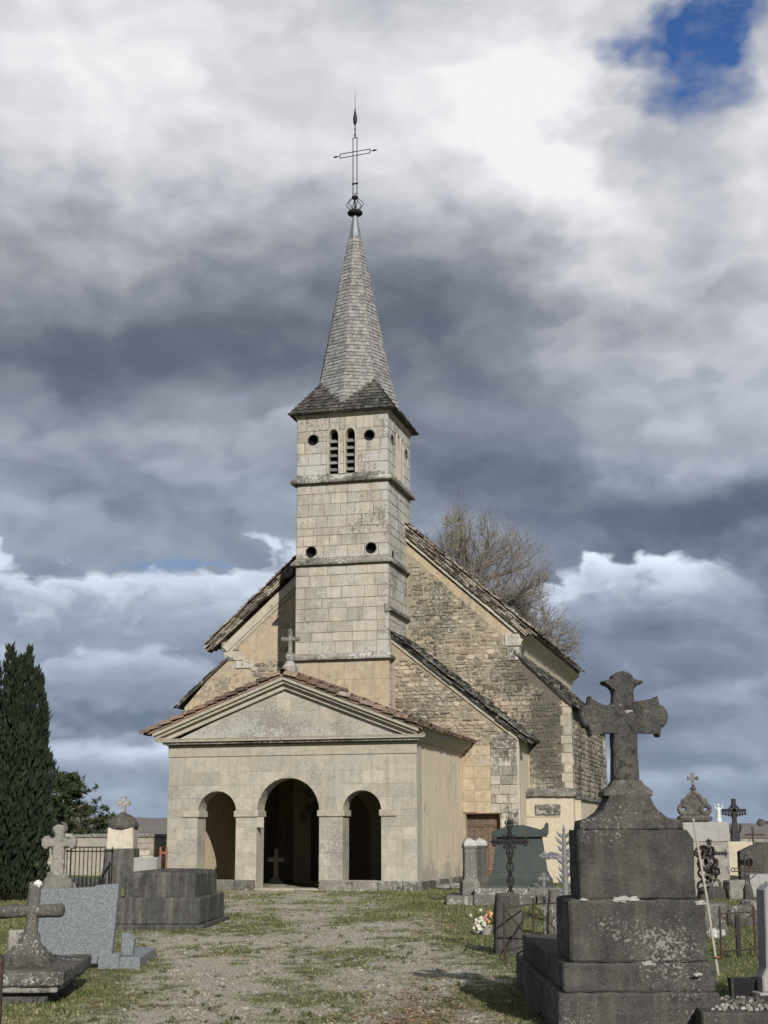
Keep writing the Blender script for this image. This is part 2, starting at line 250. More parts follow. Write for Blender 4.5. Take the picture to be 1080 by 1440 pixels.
def grassmat():
    mt, t, p = newmat('grass_blade')
    a = nd(t, 'ShaderNodeAttribute', attribute_name='pc').outputs['Fac']
    c = ramp(t, a, [(0.0, (.045,.066,.02)), (.35, (.088,.11,.036)), (.62, (.16,.162,.068)), (.8, (.26,.235,.135)), (1.0, (.36,.32,.22))])
    t.links.new(c, p.inputs['Base Color']); p.inputs['Roughness'].default_value = .75; p.inputs['Specular IOR Level'].default_value = .2
    mt, t, p = newmat('pebble')
    a = nd(t, 'ShaderNodeAttribute', attribute_name='pc').outputs['Fac']
    c = ramp(t, a, [(0.0, (.10,.09,.07)), (.5, (.22,.20,.16)), (.9, (.34,.315,.26)), (1.0, (.45,.43,.38))])
    t.links.new(c, p.inputs['Base Color']); p.inputs['Roughness'].default_value = .9
    mt, t, p = newmat('dead_leaf')
    a = nd(t, 'ShaderNodeAttribute', attribute_name='pc').outputs['Fac']
    c = ramp(t, a, [(0.0, (.10,.055,.03)), (.5, (.20,.12,.07)), (1.0, (.30,.21,.13))])
    t.links.new(c, p.inputs['Base Color']); p.inputs['Roughness'].default_value = .85
    mt, t, p = newmat('ground'); co = nd(t, 'ShaderNodeTexCoord').outputs['Object']
    g = nd(t, 'ShaderNodeSeparateColor', i_0=nd(t, 'ShaderNodeAttribute', attribute_name='gm').outputs['Color'])
    big = noi(t, co, .5, 5, .6); mid = noi(t, co, 3.2, 6, .65); fine = noi(t, co, 34, 6, .7)
    grass = mixc(t, ramp(t, mid, [(.35, 0.0), (.7, 1.0)]), (.07,.085,.035), (.165,.155,.08))
    grav = mixc(t, ramp(t, fine, [(.3, 0.0), (.7, 1.0)]), (.20,.185,.145), (.49,.455,.38))
    leafc = mixc(t, ramp(t, fine, [(.3, 0.0), (.7, 1.0)]), (.11,.065,.04), (.25,.17,.11))
    s = mth(t, 'ADD', g.outputs[1], mth(t, 'ADD', mth(t, 'MULTIPLY', mth(t, 'SUBTRACT', mid, .5), 1.9), mth(t, 'MULTIPLY', mth(t, 'SUBTRACT', fine, .5), 1.5)))
    c = mixc(t, ramp(t, s, [(.38, 0.0), (.66, 1.0)]), grass, grav)
    s2 = mth(t, 'ADD', g.outputs[2], mth(t, 'MULTIPLY', mth(t, 'SUBTRACT', mid, .5), .9))
    c = mixc(t, ramp(t, s2, [(.45, 0.0), (.8, .85)]), c, leafc)
    far = ramp(t, mth(t, 'MULTIPLY', vmt(t, 'LENGTH', co), 1/400), [(.12, 0.0), (.5, 1.0)])
    c = mixc(t, far, c, mixc(t, big, (.10,.095,.055), (.16,.13,.09)))
    t.links.new(c, p.inputs['Base Color']); p.inputs['Roughness'].default_value = .95; p.inputs['Specular IOR Level'].default_value = .15
    b = nd(t, 'ShaderNodeBump', i_Strength=.8, i_Distance=.03, i_Height=mth(t, 'ADD', fine, mid)); t.links.new(b.outputs[0], p.inputs['Normal'])
    mt, t, p = newmat('wooded_hill'); co = nd(t, 'ShaderNodeTexCoord').outputs['Object']
    n1 = noi(t, co, .02, 6, .7); n2 = noi(t, vmt(t, 'MULTIPLY', co, (1, 1, 3)), .25, 5, .7)
    c = mixc(t, ramp(t, mth(t, 'ADD', mth(t, 'MULTIPLY', n1, .5), mth(t, 'MULTIPLY', n2, .5)), [(.35, 0.0), (.65, 1.0)]), (.105,.092,.085), (.19,.165,.145))
    t.links.new(c, p.inputs['Base Color']); p.inputs['Roughness'].default_value = 1
grassmat()

# ------------------------------------------------------------------ mesh tools
def rnd(a, b): return random.uniform(a, b)
class MB:
    def __init__(s): s.v = []; s.f = []; s.c = []
    def add(s, vs, fs, pc=None):
        o = len(s.v); s.v += [tuple(x) for x in vs]; s.f += [tuple(i+o for i in f) for f in fs]
        s.c += [random.random() if pc is None else pc]*len(fs); return s
    def loft(s, rings, pc=None, c0=True, c1=True):
        n = len(rings[0]); vs = [p for r in rings for p in r]; fs = []
        for k in range(len(rings)-1):
            for i in range(n):
                j = (i+1) % n; fs.append((k*n+i, k*n+j, (k+1)*n+j, (k+1)*n+i))
        if c0: fs.append(tuple(range(n))[::-1])
        if c1: fs.append(tuple((len(rings)-1)*n+i for i in range(n)))
        return s.add(vs, fs, pc)
    def box(s, x0, x1, y0, y1, z0, z1, ch=0.0, pc=None, M=None):
        def rg(z, i):
            a, b, c, d = x0+i, x1-i, y0+i, y1-i; k = ch
            q = [(a+k, c), (b-k, c), (b, c+k), (b, d-k), (b-k, d), (a+k, d), (a, d-k), (a, c+k)] if ch else [(a, c), (b, c), (b, d), (a, d)]
            return [(p[0], p[1], z) for p in q]
        rs = [rg(z0, 0), rg(z1, 0)] if not ch else [rg(z0, ch*.6), rg(z0+ch, 0), rg(z1-ch, 0), rg(z1, ch*.6)]
        if M: rs = [[tuple(M @ Vector(p)) for p in r] for r in rs]
        return s.loft(rs, pc)
    def taper(s, zs, pc=None, ch=.01, cx=0, cy=0):
        """stack of rectangles: (z, half x, half y)"""
        rs = []
        for z, hx, hy in zs:
            rs.append([(cx+p[0], cy+p[1], z) for p in ((-hx+ch, -hy), (hx-ch, -hy), (hx, -hy+ch), (hx, hy-ch), (hx-ch, hy), (-hx+ch, hy), (-hx, hy-ch), (-hx, -hy+ch))])
        return s.loft(rs, pc)
    def prism(s, poly, fn, d0, d1, bev=0.0, pc=None):
        """poly: ccw 2-D; fn(u,v,d) -> 3-D"""
        rs = [[fn(u, v, d0) for u, v in poly]]
        if bev:
            n = len(poly); ins = []
            for i in range(n):
                p0, p1, p2 = Vector(poly[i-1]), Vector(poly[i]), Vector(poly[(i+1) % n])
                e1 = (p1-p0); e2 = (p2-p1)
                if e1.length < 1e-6 or e2.length < 1e-6: ins.append(tuple(p1)); continue
                e1.normalize(); e2.normalize(); n1 = Vector((-e1.y, e1.x)); n2 = Vector((-e2.y, e2.x)); b = n1+n2
                b = b/max(b.length_squared/2, .5); ins.append(tuple(p1+b*bev))
            rs += [[fn(u, v, d1-bev) for u, v in poly], [fn(u, v, d1) for u, v in ins]]
        else: rs += [[fn(u, v, d1) for u, v in poly]]
        return s.loft(rs, pc)
    def tube(s, path, r, n=6, pc=None, cap=True):
        path = [Vector(p) for p in path]; rs = []; k = len(path); prev = None
        for i, p in enumerate(path):
            t = (path[min(i+1, k-1)]-path[max(i-1, 0)]).normalized()
            if prev is None: a = t.orthogonal().normalized()
            else:
                a = prev-t*prev.dot(t); a = a.normalized() if a.length > 1e-5 else t.orthogonal().normalized()
            prev = a; b = t.cross(a); rr = r[i] if isinstance(r, (list, tuple)) else r
            rs.append([tuple(p+(a*math.cos(2*math.pi*j/n)+b*math.sin(2*math.pi*j/n))*rr) for j in range(n)])
        return s.loft(rs, pc, cap, cap)
    def lathe(s, prof, n=12, c=(0, 0), pc=None, ph=0.0, sx=1, sy=1):
        rs = [[(c[0]+r*sx*math.cos(2*math.pi*j/n+ph), c[1]+r*sy*math.sin(2*math.pi*j/n+ph), z) for j in range(n)] for r, z in prof]
        return s.loft(rs, pc)
    def torus(s, cen, Rr, r, axis='y', n=14, m=5, a0=0, a1=2*math.pi, pc=None):
        pts = []
        for i in range(n+1):
            a = a0+(a1-a0)*i/n; u, v = Rr*math.cos(a), Rr*math.sin(a)
            pts.append((cen[0]+u, cen[1], cen[2]+v) if axis == 'y' else ((cen[0]+u, cen[1]+v, cen[2]) if axis == 'z' else (cen[0], cen[1]+u, cen[2]+v)))
        return s.tube(pts, r, m, pc)
    def blobby(s, cen, r, seed=0, amp=.25, n=8, m=6, sc=(1, 1, 1), pc=None):
        rs = []
        for i in range(1, m):
            th = math.pi*i/m; ring = []
            for j in range(n):
                ph = 2*math.pi*j/n; d = Vector((math.sin(th)*math.cos(ph), math.sin(th)*math.sin(ph), -math.cos(th)))
                k = r*(1+amp*noise.noise(d*1.7+Vector((seed*3.1, seed, 0))))
                ring.append((cen[0]+d.x*k*sc[0], cen[1]+d.y*k*sc[1], cen[2]+d.z*k*sc[2]))
            rs.append(ring)
        return s.loft(rs, pc)
    def build(s, name, mat, parent=None, smooth=False, kind=None, label=None, rough=None, loc=None):
        me = bpy.data.meshes.new(name); me.from_pydata(s.v, [], s.f)
        if rough:
            bm = bmesh.new(); bm.from_mesh(me); bmesh.ops.recalc_face_normals(bm, faces=bm.faces)
            cuts, amp, scl = rough
            L = [e for e in bm.edges if e.calc_length() > .05]
            bmesh.ops.triangulate(bm, faces=[f for f in bm.faces if len(f.verts) > 4])
            for _ in range(cuts):
                es = [e for e in bm.edges if e.calc_length() > .07]
                if es: bmesh.ops.subdivide_edges(bm, edges=es, cuts=1, use_grid_fill=True)
            bm.normal_update(); off = Vector((len(s.v)*.37, len(s.f)*.11, 0))
            for v in bm.verts:
                q = v.co*scl+off; v.co += v.normal*amp*(noise.noise(q)+.5*noise.noise(q*2.7))
            bm.to_mesh(me); bm.free()
            at_ = me.color_attributes.new('pc', 'FLOAT_COLOR', 'CORNER'); pcv = s.c[0] if s.c else .5
            at_.data.foreach_set('color', [x for _ in me.loops for x in (pcv, pcv, pcv, 1)])
        else:
            at_ = me.color_attributes.new('pc', 'FLOAT_COLOR', 'CORNER'); buf = []
            for p, cval in zip(me.polygons, s.c): buf += [cval, cval, cval, 1]*p.loop_total
            at_.data.foreach_set('color', buf)
            bm = bmesh.new(); bm.from_mesh(me); bmesh.ops.recalc_face_normals(bm, faces=bm.faces); bm.to_mesh(me); bm.free()
        if smooth: me.polygons.foreach_set('use_smooth', [True]*len(me.polygons))
        me.materials.append(MATS[mat])
        o = bpy.data.objects.new(name, me); col.objects.link(o)
        if parent: o.parent = parent
        if kind: o['kind'] = kind
        if label: o['label'] = label
        if loc: o.location = loc
        return o
def thing(name, label, cat, loc=(0, 0, 0), rz=0.0, group=None, rx=0.0, ry=0.0):
    o = bpy.data.objects.new(name, None); col.objects.link(o); o.empty_display_size = .2
    o.location = loc; o.rotation_euler = (rx, ry, rz); o['label'] = label; o['category'] = cat
    if group: o['group'] = group
    return o
def box(name, mat, parent, x0, x1, y0, y1, z0, z1, ch=.01, rough=None, M=None, label=None):
    return MB().box(x0, x1, y0, y1, z0, z1, ch, None, M).build(name, mat, parent, rough=rough, label=label)
def panel(name, mat, parent, outline, holes, fn, d0, d1, label=None):
    """flat wall with holes: outline and holes are 2-D loops, d1 the face, d0 the back"""
    bm = bmesh.new(); loops = [outline]+list(holes); edges = []
    for lp in loops:
        vs = [bm.verts.new((u, v, 0)) for u, v in lp]
        for i in range(len(vs)): edges.append(bm.edges.new((vs[i], vs[(i+1) % len(vs)])))
    bmesh.ops.triangle_fill(bm, use_beauty=True, edges=edges)
    bm.verts.index_update(); mb = MB(); pts = [v.co.copy() for v in bm.verts]; fs = [[v.index for v in f.verts] for f in bm.faces]; bm.free()
    n = len(pts); vs = [fn(p.x, p.y, d1) for p in pts]+[fn(p.x, p.y, d0) for p in pts]
    ff = fs+[[i+n for i in f][::-1] for f in fs]; k = 0
    for lp in loops:
        L = len(lp)
        for i in range(L): a, b = k+i, k+(i+1) % L; ff.append([a, b, b+n, a+n])
        k += L
    mb.add(vs, ff, .5); return mb.build(name, mat, parent, label=label)
def arch(cx, r, z0, zs, n=14):
    return [(cx-r, z0), (cx+r, z0)]+[(cx+r*math.cos(math.pi*i/n), zs+r*math.sin(math.pi*i/n)) for i in range(n+1)]
def ogive(cx, hw, z0, zs, h, n=7):
    rt = [(cx+hw*math.cos(math.pi/2*(i/n))**.8, zs+h*math.sin(math.pi/2*i/n)) for i in range(n+1)]
    return [(cx-hw, z0), (cx+hw, z0)]+rt+[(2*cx-u, v) for u, v in rt[-2::-1]]
def circ(cx, cz, r, n=16): return [(cx+r*math.cos(2*math.pi*i/n), cz+r*math.sin(2*math.pi*i/n)) for i in range(n)]
def hw_arch(r, z0, zs):
    def f(v):
        if v < z0: return 0.0
        if v <= zs: return r
        return math.sqrt(max(0, r*r-(v-zs)**2))
    return f
def hw_circ(cz, r): return lambda v: math.sqrt(max(0, r*r-(v-cz)**2))
def clip(poly, cl):
    """Sutherland-Hodgman, cl convex ccw"""
    for i in range(len(cl)):
        a, b = cl[i], cl[(i+1) % len(cl)]; o = []
        sd_ = lambda p: (b[0]-a[0])*(p[1]-a[1])-(b[1]-a[1])*(p[0]-a[0])
        for j in range(len(poly)):
            p, q = poly[j-1], poly[j]; sp, sq = sd_(p), sd_(q)
            if (sp >= 0) != (sq >= 0):
                t = sp/(sp-sq); o.append((p[0]+t*(q[0]-p[0]), p[1]+t*(q[1]-p[1])))
            if sq >= 0: o.append(q)
        poly = o
        if len(poly) < 3: return []
    q = [poly[0]]
    for p in poly[1:]:
        if abs(p[0]-q[-1][0])+abs(p[1]-q[-1][1]) > .004: q.append(p)
    return q
def area(p): return abs(sum(p[i-1][0]*p[i][1]-p[i][0]*p[i-1][1] for i in range(len(p))))/2
def ashlar(name, mat, parent, u0, u1, vs, fn, wmin, wmax, gap=.012, proud=.012, ops=(), conv=None, bev=.008, skip=None):
    """courses of separate blocks, cut round the openings"""
    for a, b in zip(vs[:-1], vs[1:]):
        u = u0; first = True
        while u < u1-.01:
            wd = rnd(wmin, wmax)*(rnd(.5, .9) if first else 1); first = False
            e = u+wd
            if u1-e < wmin*.6: e = u1
            r = (u+gap/2, e-gap/2, a+gap/2, b-gap/2); u = e
            polys = [[(r[0], r[2]), (r[1], r[2]), (r[1], r[3]), (r[0], r[3])]]
            for cx, hw in ops:
                S = [r[2]+(r[3]-r[2])*i/10 for i in range(11)]; H_ = [hw(s) for s in S]
                if max(H_) <= 0 or all(cx-h >= r[1] or cx+h <= r[0] for h in H_): continue
                polys = []
                def runs(ok):
                    o = [[]]
                    for i_, k_ in enumerate(ok):
                        if k_: o[-1].append(i_)
                        elif o[-1]: o.append([])
                    return [q for q in o if len(q) > 1]
                lb = [min(r[1], cx-h) for h in H_]; rb = [max(r[0], cx+h) for h in H_]
                for q in runs([x > r[0]+.02 for x in lb]): polys.append([(r[0], S[q[0]])]+[(lb[i_], S[i_]) for i_ in q]+[(r[0], S[q[-1]])])
                for q in runs([x < r[1]-.02 for x in rb]): polys.append([(r[1], S[q[0]]), (r[1], S[q[-1]])]+[(rb[i_], S[i_]) for i_ in q[::-1]])
                break
            for p in polys:
                if gap > .009: p = [(q[0]+rnd(-.007, .007), q[1]+rnd(-.007, .007)) for q in p]
                if conv: p = clip(p, conv)
                if len(p) < 3 or area(p) < .006: continue
                if skip and skip(sum(q[0] for q in p)/len(p), sum(q[1] for q in p)/len(p)): continue
                MB().prism(p, fn, -.01, proud*rnd(.55, 1.25), bev).build(name, mat, parent)
def rubble(parent, mat, u0, u1, v0, v1, inside, fn, keep=60, hmin=.11, hmax=.2, wmin=.14, wmax=.40, gap=.022, name='rubble_stone'):
    lst = []; v = v0
    while v < v1:
        h = rnd(hmin, hmax); u = u0-rnd(0, .2)
        while u < u1:
            wd = rnd(wmin, wmax)
            if inside(u+wd/2, v+h/2) and inside(u, v) and inside(u+wd, v+h):
                a, b, c, d = u+gap/2, u+wd-gap/2, v+gap/2, v+h-gap/2; c += rnd(-.02, .02); d += rnd(-.02, .02); k = min(.05, (d-c)*.36); j = lambda: rnd(-.016, .016)
                lst.append([(a+k+j(), c+j()), (b-k+j(), c+j()), (b+j(), c+k+j()), (b+j(), d-k+j()), (b-k+j(), d+j()), (a+k+j(), d+j()), (a+j(), d-k+j()), (a+j(), c+k+j())])
            u += wd
        v += h
    lst.sort(key=area, reverse=True)
    for p in lst[:keep]: MB().prism(p, fn, -.02, rnd(.012, .04), .014).build(name, mat, parent)
    mb = MB()
    for p in lst[keep:]: mb.prism(p, fn, -.02, rnd(.008, .04), .014)
    if mb.v: mb.build('small_'+name+'s', mat, parent, kind='stuff')
def front(Yp): return lambda u, v, d: (u, Yp-d, v)
def right(Xp): return lambda u, v, d: (Xp+d, u, v)
def left(Xp): return lambda u, v, d: (Xp-d, u, v)

# ------------------------------------------------------------------ ground and hills
def sm(a, b, x):
    t = max(0, min(1, (x-a)/(b-a))); return t*t*(3-2*t)
def gravel(x, y):
    cx = -.25-.105*(y-11); hw = 1.7+.03*(y-11)
    g = 1-sm(hw*.55, hw*1.55, abs(x-cx))
    g += .45*math.exp(-((x+2.35)/.8)**2-((y-19.5)/2.2)**2)+.25*math.exp(-((x+1.0)/.9)**2-((y-14.3)/1.6)**2)
    g -= .30*math.exp(-((x-cx)/.28)**2)        # the grassier crown between the wheel tracks
    n = noise.noise(Vector((x*.75, y*.42, 3.3)))+.7*noise.noise(Vector((x*2.1, y*1.2, 8.8)))+.5*noise.noise(Vector((x*5.3, y*3.1, 2.8)))
    return max(0, min(1, g*.56+.55*n*(.35+g)))
def leafy(x, y):
    return max(0, min(1, .95*math.exp(-((x-.28-.04*(y-12))/.42)**2-((y-12.2)/2.4)**2)+.5*math.exp(-((x-1.0)/.7)**2-((y-24)/3)**2)+.3*noise.noise(Vector((x*1.3, y*.9, 1.1)))))
def gz(x, y):
    return .045*noise.noise(Vector((x*.5, y*.5, 0)))+.022*noise.noise(Vector((x*2.3, y*2.3, 5)))-.02 if 5 < y < 70 and abs(x) < 25 else -.02
xs = [-4000, -1500, -500, -150, -60, -30, -20]+[-14+i*.8 for i in range(8)]+[-7.5+i*.2 for i in range(76)]+[8.4+i*.9 for i in range(10)]+[20, 30, 60, 150, 500, 1500, 4000]
ys = [-2000, -300, -50, -5, 5, 8]+[9+i*.22 for i in range(150)]+[42.5+i*1.2 for i in range(16)]+[65, 80, 120, 200, 400, 800, 1600, 5000]
vv = [(x, y, gz(x, y)) for y in ys for x in xs]; nx = len(xs)
ff = [(j*nx+i, j*nx+i+1, (j+1)*nx+i+1, (j+1)*nx+i) for j in range(len(ys)-1) for i in range(nx-1)]
me = bpy.data.meshes.new('ground'); me.from_pydata(vv, [], ff)
ca = me.color_attributes.new('gm', 'FLOAT_COLOR', 'POINT')
ca.data.foreach_set('color', [q for x, y, z in vv for q in (0, gravel(x, y) if abs(x) < 20 and 5 < y < 60 else .1, leafy(x, y) if abs(x) < 20 and 5 < y < 60 else 0, 1)])
me.materials.append(MATS['ground']); me.polygons.foreach_set('use_smooth', [True]*len(me.polygons))
go = bpy.data.objects.new('ground', me); col.objects.link(go); go['kind'] = 'structure'
mb = MB(); rows = []
for k, (d, hf) in enumerate(((560, -3), (600, .25), (680, .7), (800, 1.0), (1000, .9), (1300, 0))):
    r = []
    for i in range(90):
        a = -.6+1.2*i/89; hgt = 9.4-9*a+1.8*noise.noise(Vector((a*7, 0, 1)))+.9*noise.noise(Vector((a*60, k*1.3, 4)))+.7*noise.noise(Vector((a*190, k*2.3, 7)))
        r.append((d*math.sin(a), d*math.cos(a), hf*hgt if hf > 0 else hf*1.0))
    rows.append(r)
n = 90; mb.add([p for r in rows for p in r], [(k*n+i, k*n+i+1, (k+1)*n+i+1, (k+1)*n+i) for k in range(5) for i in range(n-1)], .5)
mb.build('hills', 'wooded_hill', None, smooth=True, kind='structure')

# ------------------------------------------------------------------ church
O = gnd(587, 1252)
church = thing('church', 'pale stone village church with arched porch, square bell tower and shingled spire', 'church', (O.x, O.y, 0), -YAW)
YT, YV, YG = 5.7, 6.05, 8.15
TX0, TX1 = -5.23, -2.2; TXC = (TX0+TX1)/2; TB = YT+3.03; TYC = (YT+TB)/2
FF = front(0.0)
A1, A2, A3 = (-5.55, .55, .23, 2.02), (-3.535, .875, -.05, 2.03), (-1.485, .525, .23, 2.03)
# porch
pf = panel('porch_front_wall', 'facade', church, [(-6.98, -.1), (0, -.1), (0, 3.86), (-.3, 3.95), (-3.6, 5.35), (-6.8, 3.95), (-6.98, 3.86)], [arch(*(A1[0], A1[1], .23, A1[3])), arch(A2[0], A2[1], -.06, A2[3]), arch(A3[0], A3[1], .23, A3[3])], FF, -.6, 0)
ops = [(a[0], hw_arch(a[1], a[2], a[3])) for a in (A1, A2, A3)]
ashlar('facade_block', 'facade', pf, -6.98, 0.0, [.23, .60, .95, 1.28, 1.60, 1.88, 2.05, 2.38, 2.72, 3.08, 3.47], FF, .45, .95, .008, .007, ops, bev=.004)
tri = [(-6.75, 3.97), (-.35, 3.97), (-3.6, 5.33)]
ashlar('tympanum_block', 'facade', pf, -6.8, -.2, [3.96, 4.32, 4.68, 5.02, 5.4], FF, .55, 1.05, .008, .007, conv=tri, bev=.004)
box('frieze', 'moulding', church, -7.0, .02, -.03, 0.0, 3.5, 3.80, .006)
def plinth(x0, x1, nm='plinth_block'):
    x = x0
    while x < x1-.02:
        e = min(x1, x+rnd(.5, 1.0)); e = x1 if x1-e < .3 else e
        MB().box(x+.006, e-.006, -.09-rnd(0, .03), .1, -.1, .225+rnd(-.015, .012), .02).build(nm, 'crust', pf, rough=(3, .012, 6)); x = e
plinth(-7.03, -4.42); plinth(-2.65, .03)
box('porch_step', 'moulding', church, -4.42, -2.65, -.12, .62, -.1, .03, .01)
for x0, x1 in ((-6.52, -6.05), (-5.05, -4.36), (-2.71, -1.96), (-1.01, -.53)):
    MB().box(x0, x1, -.05, .63, 1.885, 2.045, .012).build('impost', 'moulding', pf, rough=(2, .006, 8))
box('cornice_shade_strip', 'crust', church, -7.1, .12, -.20, 0.0, 3.83, 3.893, .006)  # added dark strip: deepens the soffit shade under the cornice by colour
# porch cornice, raking mouldings and roof
CO = [(0, 3.83), (-.045, 3.83), (-.05, 3.89), (-.27, 3.895), (-.28, 3.93), (-.31, 3.985), (0, 4.0)]
mbc = MB(); mbc.loft([[(-7.0+y, y, z) for y, z in CO], [(.02-y, y, z) for y, z in CO]]); mbc.build('cornice', 'moulding', church)
CS = [(-.05, 3.79), (.05, 3.80), (.10, 3.88), (.24, 3.95), (.28, 4.06), (.33, 4.16), (.33, 4.22), (-.05, 4.22)]
MB().loft([[(x, 0.0-max(x, 0)*.9, z) for x, z in CS], [(x, YV, z) for x, z in CS]]).build('side_cornice', 'moulding', church)
MB().loft([[(-6.98-x, 0.0-max(x, 0)*.9, z) for x, z in CS], [(-6.98-x, YG, z) for x, z in CS]]).build('side_cornice', 'moulding', church)
SL = math.atan(.389); cs, sn = math.cos(SL), math.sin(SL)
APX, APZ = -3.61, 5.60
for sg in (-1, 1):
    for (t0, t1, pr, nm) in ((0.0, .09, .33, 'raking_cornice'), (.09, .17, .25, 'raking_cornice'), (.17, .30, .12, 'raking_cornice')):
        L = 4.02 if t0 < .05 else (3.95 if t0 < .1 else 3.75)
        a = (APX, APZ-t0/cs); b = (APX+sg*L*cs, APZ-L*sn-t0/cs); c = (b[0], b[1]-(t1-t0)/cs); d = (APX, APZ-t1/cs)
        if sg < 0: q = [a, b, c, d]
        else: q = [a, d, c, b]
        MB().prism(q, FF, -.02, pr, 0).build(nm, 'moulding', church)
def slope_fn(xr, zr, sg, A):
    c, s_ = math.cos(A), math.sin(A)
    return lambda s, y, d: (xr+sg*(s*c+d*s_), y, zr-s*s_+d*c)
pr_l = slope_fn(APX, APZ+.0, -1, SL); pr_r = slope_fn(APX, APZ+.0, 1, SL)
for fn, y1, LS in ((pr_l, YG, 4.28), (pr_r, YV, 4.28)):
    MB().loft([[fn(0, y, .0), fn(LS-.14, y, .0), fn(LS-.14, y, .05), fn(0, y, .05)] for y in (-.36, y1)]).build('porch_roof', 'tile', church)
def canal(fn, s0, s1, y, r, mb, tilt=.03, pc=None, th=.018):
    rs = []
    for s, e, k in ((s0, 0, 1.0), (s1, tilt, 1.12)):
        ou = [(y+r*k*math.cos(math.pi*i/6), r*k*.8*math.sin(math.pi*i/6)) for i in range(7)]
        inn = [(y+(r*k-th)*math.cos(math.pi*i/6), (r*k-th)*.8*math.sin(math.pi*i/6)) for i in range(6, -1, -1)]
        rs.append([fn(s, a, b+.05+e) for a, b in ou+inn])
    mb.loft(rs, pc)
for fn, y1, sg in ((pr_l, YG, -1), (pr_r, YV, 1)):
    par = bpy.data.objects.get('porch_roof') if sg < 0 else bpy.data.objects.get('porch_roof.001')
    s = .02
    while s < 4.1:                                   # the verge tiles, one by one
        L = rnd(.30, .37); mb = MB(); canal(fn, s, min(s+L+.05, 4.34), -.27+rnd(-.02, .02), .15, mb, .05); mb.build('verge_tile', 'tile', par); s += L
    mb = MB(); y = -.06
    while y < y1-.05:                                # the field of the roof
        s = .05
        while s < 4.25: canal(fn, s, min(s+.42, 4.33+rnd(-.02, .02)), y+rnd(-.01, .01), .088, mb, .03); s += .38
        y += .205
    mb.build('field_tiles', 'tile', par, kind='stuff')
mb = MB(); y = -.38
while y < YT-.1:
    L = .4; fnr = lambda s, a, d: (APX+a, s, APZ+.06+d); canal(fnr, y, y+L+.05, 0, .13, mb, .02); y += L
mb.build('ridge_tiles', 'tile', bpy.data.objects['porch_roof'], kind='stuff')
# porch body, its floor a step down inside
box('porch_side_wall', 'plaster', church, -.42, -.002, .6, YV, -.1, 3.86, 0)
box('porch_side_wall', 'inner_wall', church, -6.978, -6.55, .6, YG, -.1, 3.86, 0)
box('porch_ceiling', 'inner_wall', church, -6.6, -.4, .55, YT, 3.3, 3.42, 0)
box('porch_floor', 'inner_wall', church, -6.6, -.4, .55, YG, -.3, -.18, 0)
box('side_plinth', 'crust', church, -.1, .05, .02, YV, -.1, .2, .015, rough=(3, .015, 5))
# finial cross on the porch gable
PX, PZ = -3.5, 5.72
mb = MB(); mb.taper([(PZ-.1, .17, .17), (PZ+.16, .17, .17), (PZ+.20, .14, .14), (PZ+.30, .10, .10)], ch=.03); fin = mb.build('gable_finial', 'tomb_pale', church, rough=(2, .01, 9))
MB().blobby((PX*0, 0, PZ+.42), .145, 3, .1, 10, 8).build('ball', 'tomb_pale', fin, smooth=True)
MB().box(-.05, .05, -.05, .05, PZ+.5, PZ+1.12, .02).build('cross_shaft', 'tomb_pale', fin, rough=(2, .008, 12))
MB().box(-.20, .20, -.045, .045, PZ+.86, PZ+.96, .02).build('cross_arm', 'tomb_pale', fin, rough=(2, .008, 12))
for e in (-1, 1): MB().blobby((e*.2, 0, PZ+.91), .075, 5, .1).build('arm_end', 'tomb_pale', fin)
MB().blobby((0, 0, PZ+1.12), .075, 6, .1).build('arm_end', 'tomb_pale', fin)
fin.location = (PX, -.05, 0)

# tower ------------------------------------------------------------
FT, RTW = front(YT), right(TX1)
ocF = [(-4.68, 13.87, .155), (-2.80, 13.90, .155), (-4.72, 10.19, .155), (-2.75, 10.22, .155)]
ocS = [(6.25, 13.85, .15), (8.15, 13.85, .15), (6.25, 10.05, .13)]
lanF = [(-3.985, .165), (-3.43, .165)]; lanS = [(6.93, .15), (7.47, .15)]
L0, LS_, LH = 12.70, 13.92, .26
tw = panel('tower', 'mortar', church, [(TX0, -.1), (TX1, -.1), (TX1, 14.62), (TX0, 14.62)], [circ(*o) for o in ocF]+[ogive(x, h, L0, LS_, LH) for x, h in lanF]+[arch(-3.72, .95, .05, 1.75)], FT, -.35, 0)
panel('tower_side', 'mortar', church, [(YT+.35, 0), (TB, 0), (TB, 14.62), (YT+.35, 14.62)], [circ(*o) for o in ocS]+[ogive(x, h, L0, LS_, LH) for x, h in lanS], RTW, -.3, 0)
ts = bpy.data.objects['tower_side']
box('tower_left_wall', 'ashlar', church, TX0, TX0+.3, YT+.35, TB, -.1, 14.62, 0); box('tower_back_wall', 'ashlar', church, TX0+.3, TX1-.3, TB-.3, TB, 7, 14.62, 0)
box('belfry_floor', 'void', church, TX0+.3, TX1-.3, YT+.35, TB-.3, 12.3, 12.4, 0)
box('door_leaf', 'wood', tw, -4.7, -2.7, YT+.4, YT+.46, 0, 2.8, .005)
class Lan:
    def __init__(s, h): s.h = h
    def __call__(s, v):
        if v < L0 or v > LS_+LH: return 0.0
        if v <= LS_: return s.h
        return s.h*math.sqrt(max(0, 1-((v-LS_)/LH)**2))
opF = [(o[0], hw_circ(o[1], o[2])) for o in ocF]+[(x, Lan(h)) for x, h in lanF]
opS = [(o[0], hw_circ(o[1], o[2])) for o in ocS]+[(x, Lan(h)) for x, h in lanS]
def crs(a, b, n):
    k = [a]
    for i in range(1, n): k.append(a+(b-a)*i/n+rnd(-.055, .055))
    return k+[b]
c_low, c_mid, c_bel = crs(6.92, 9.72, 8), crs(9.97, 12.37, 7), crs(12.68, 14.58, 5)
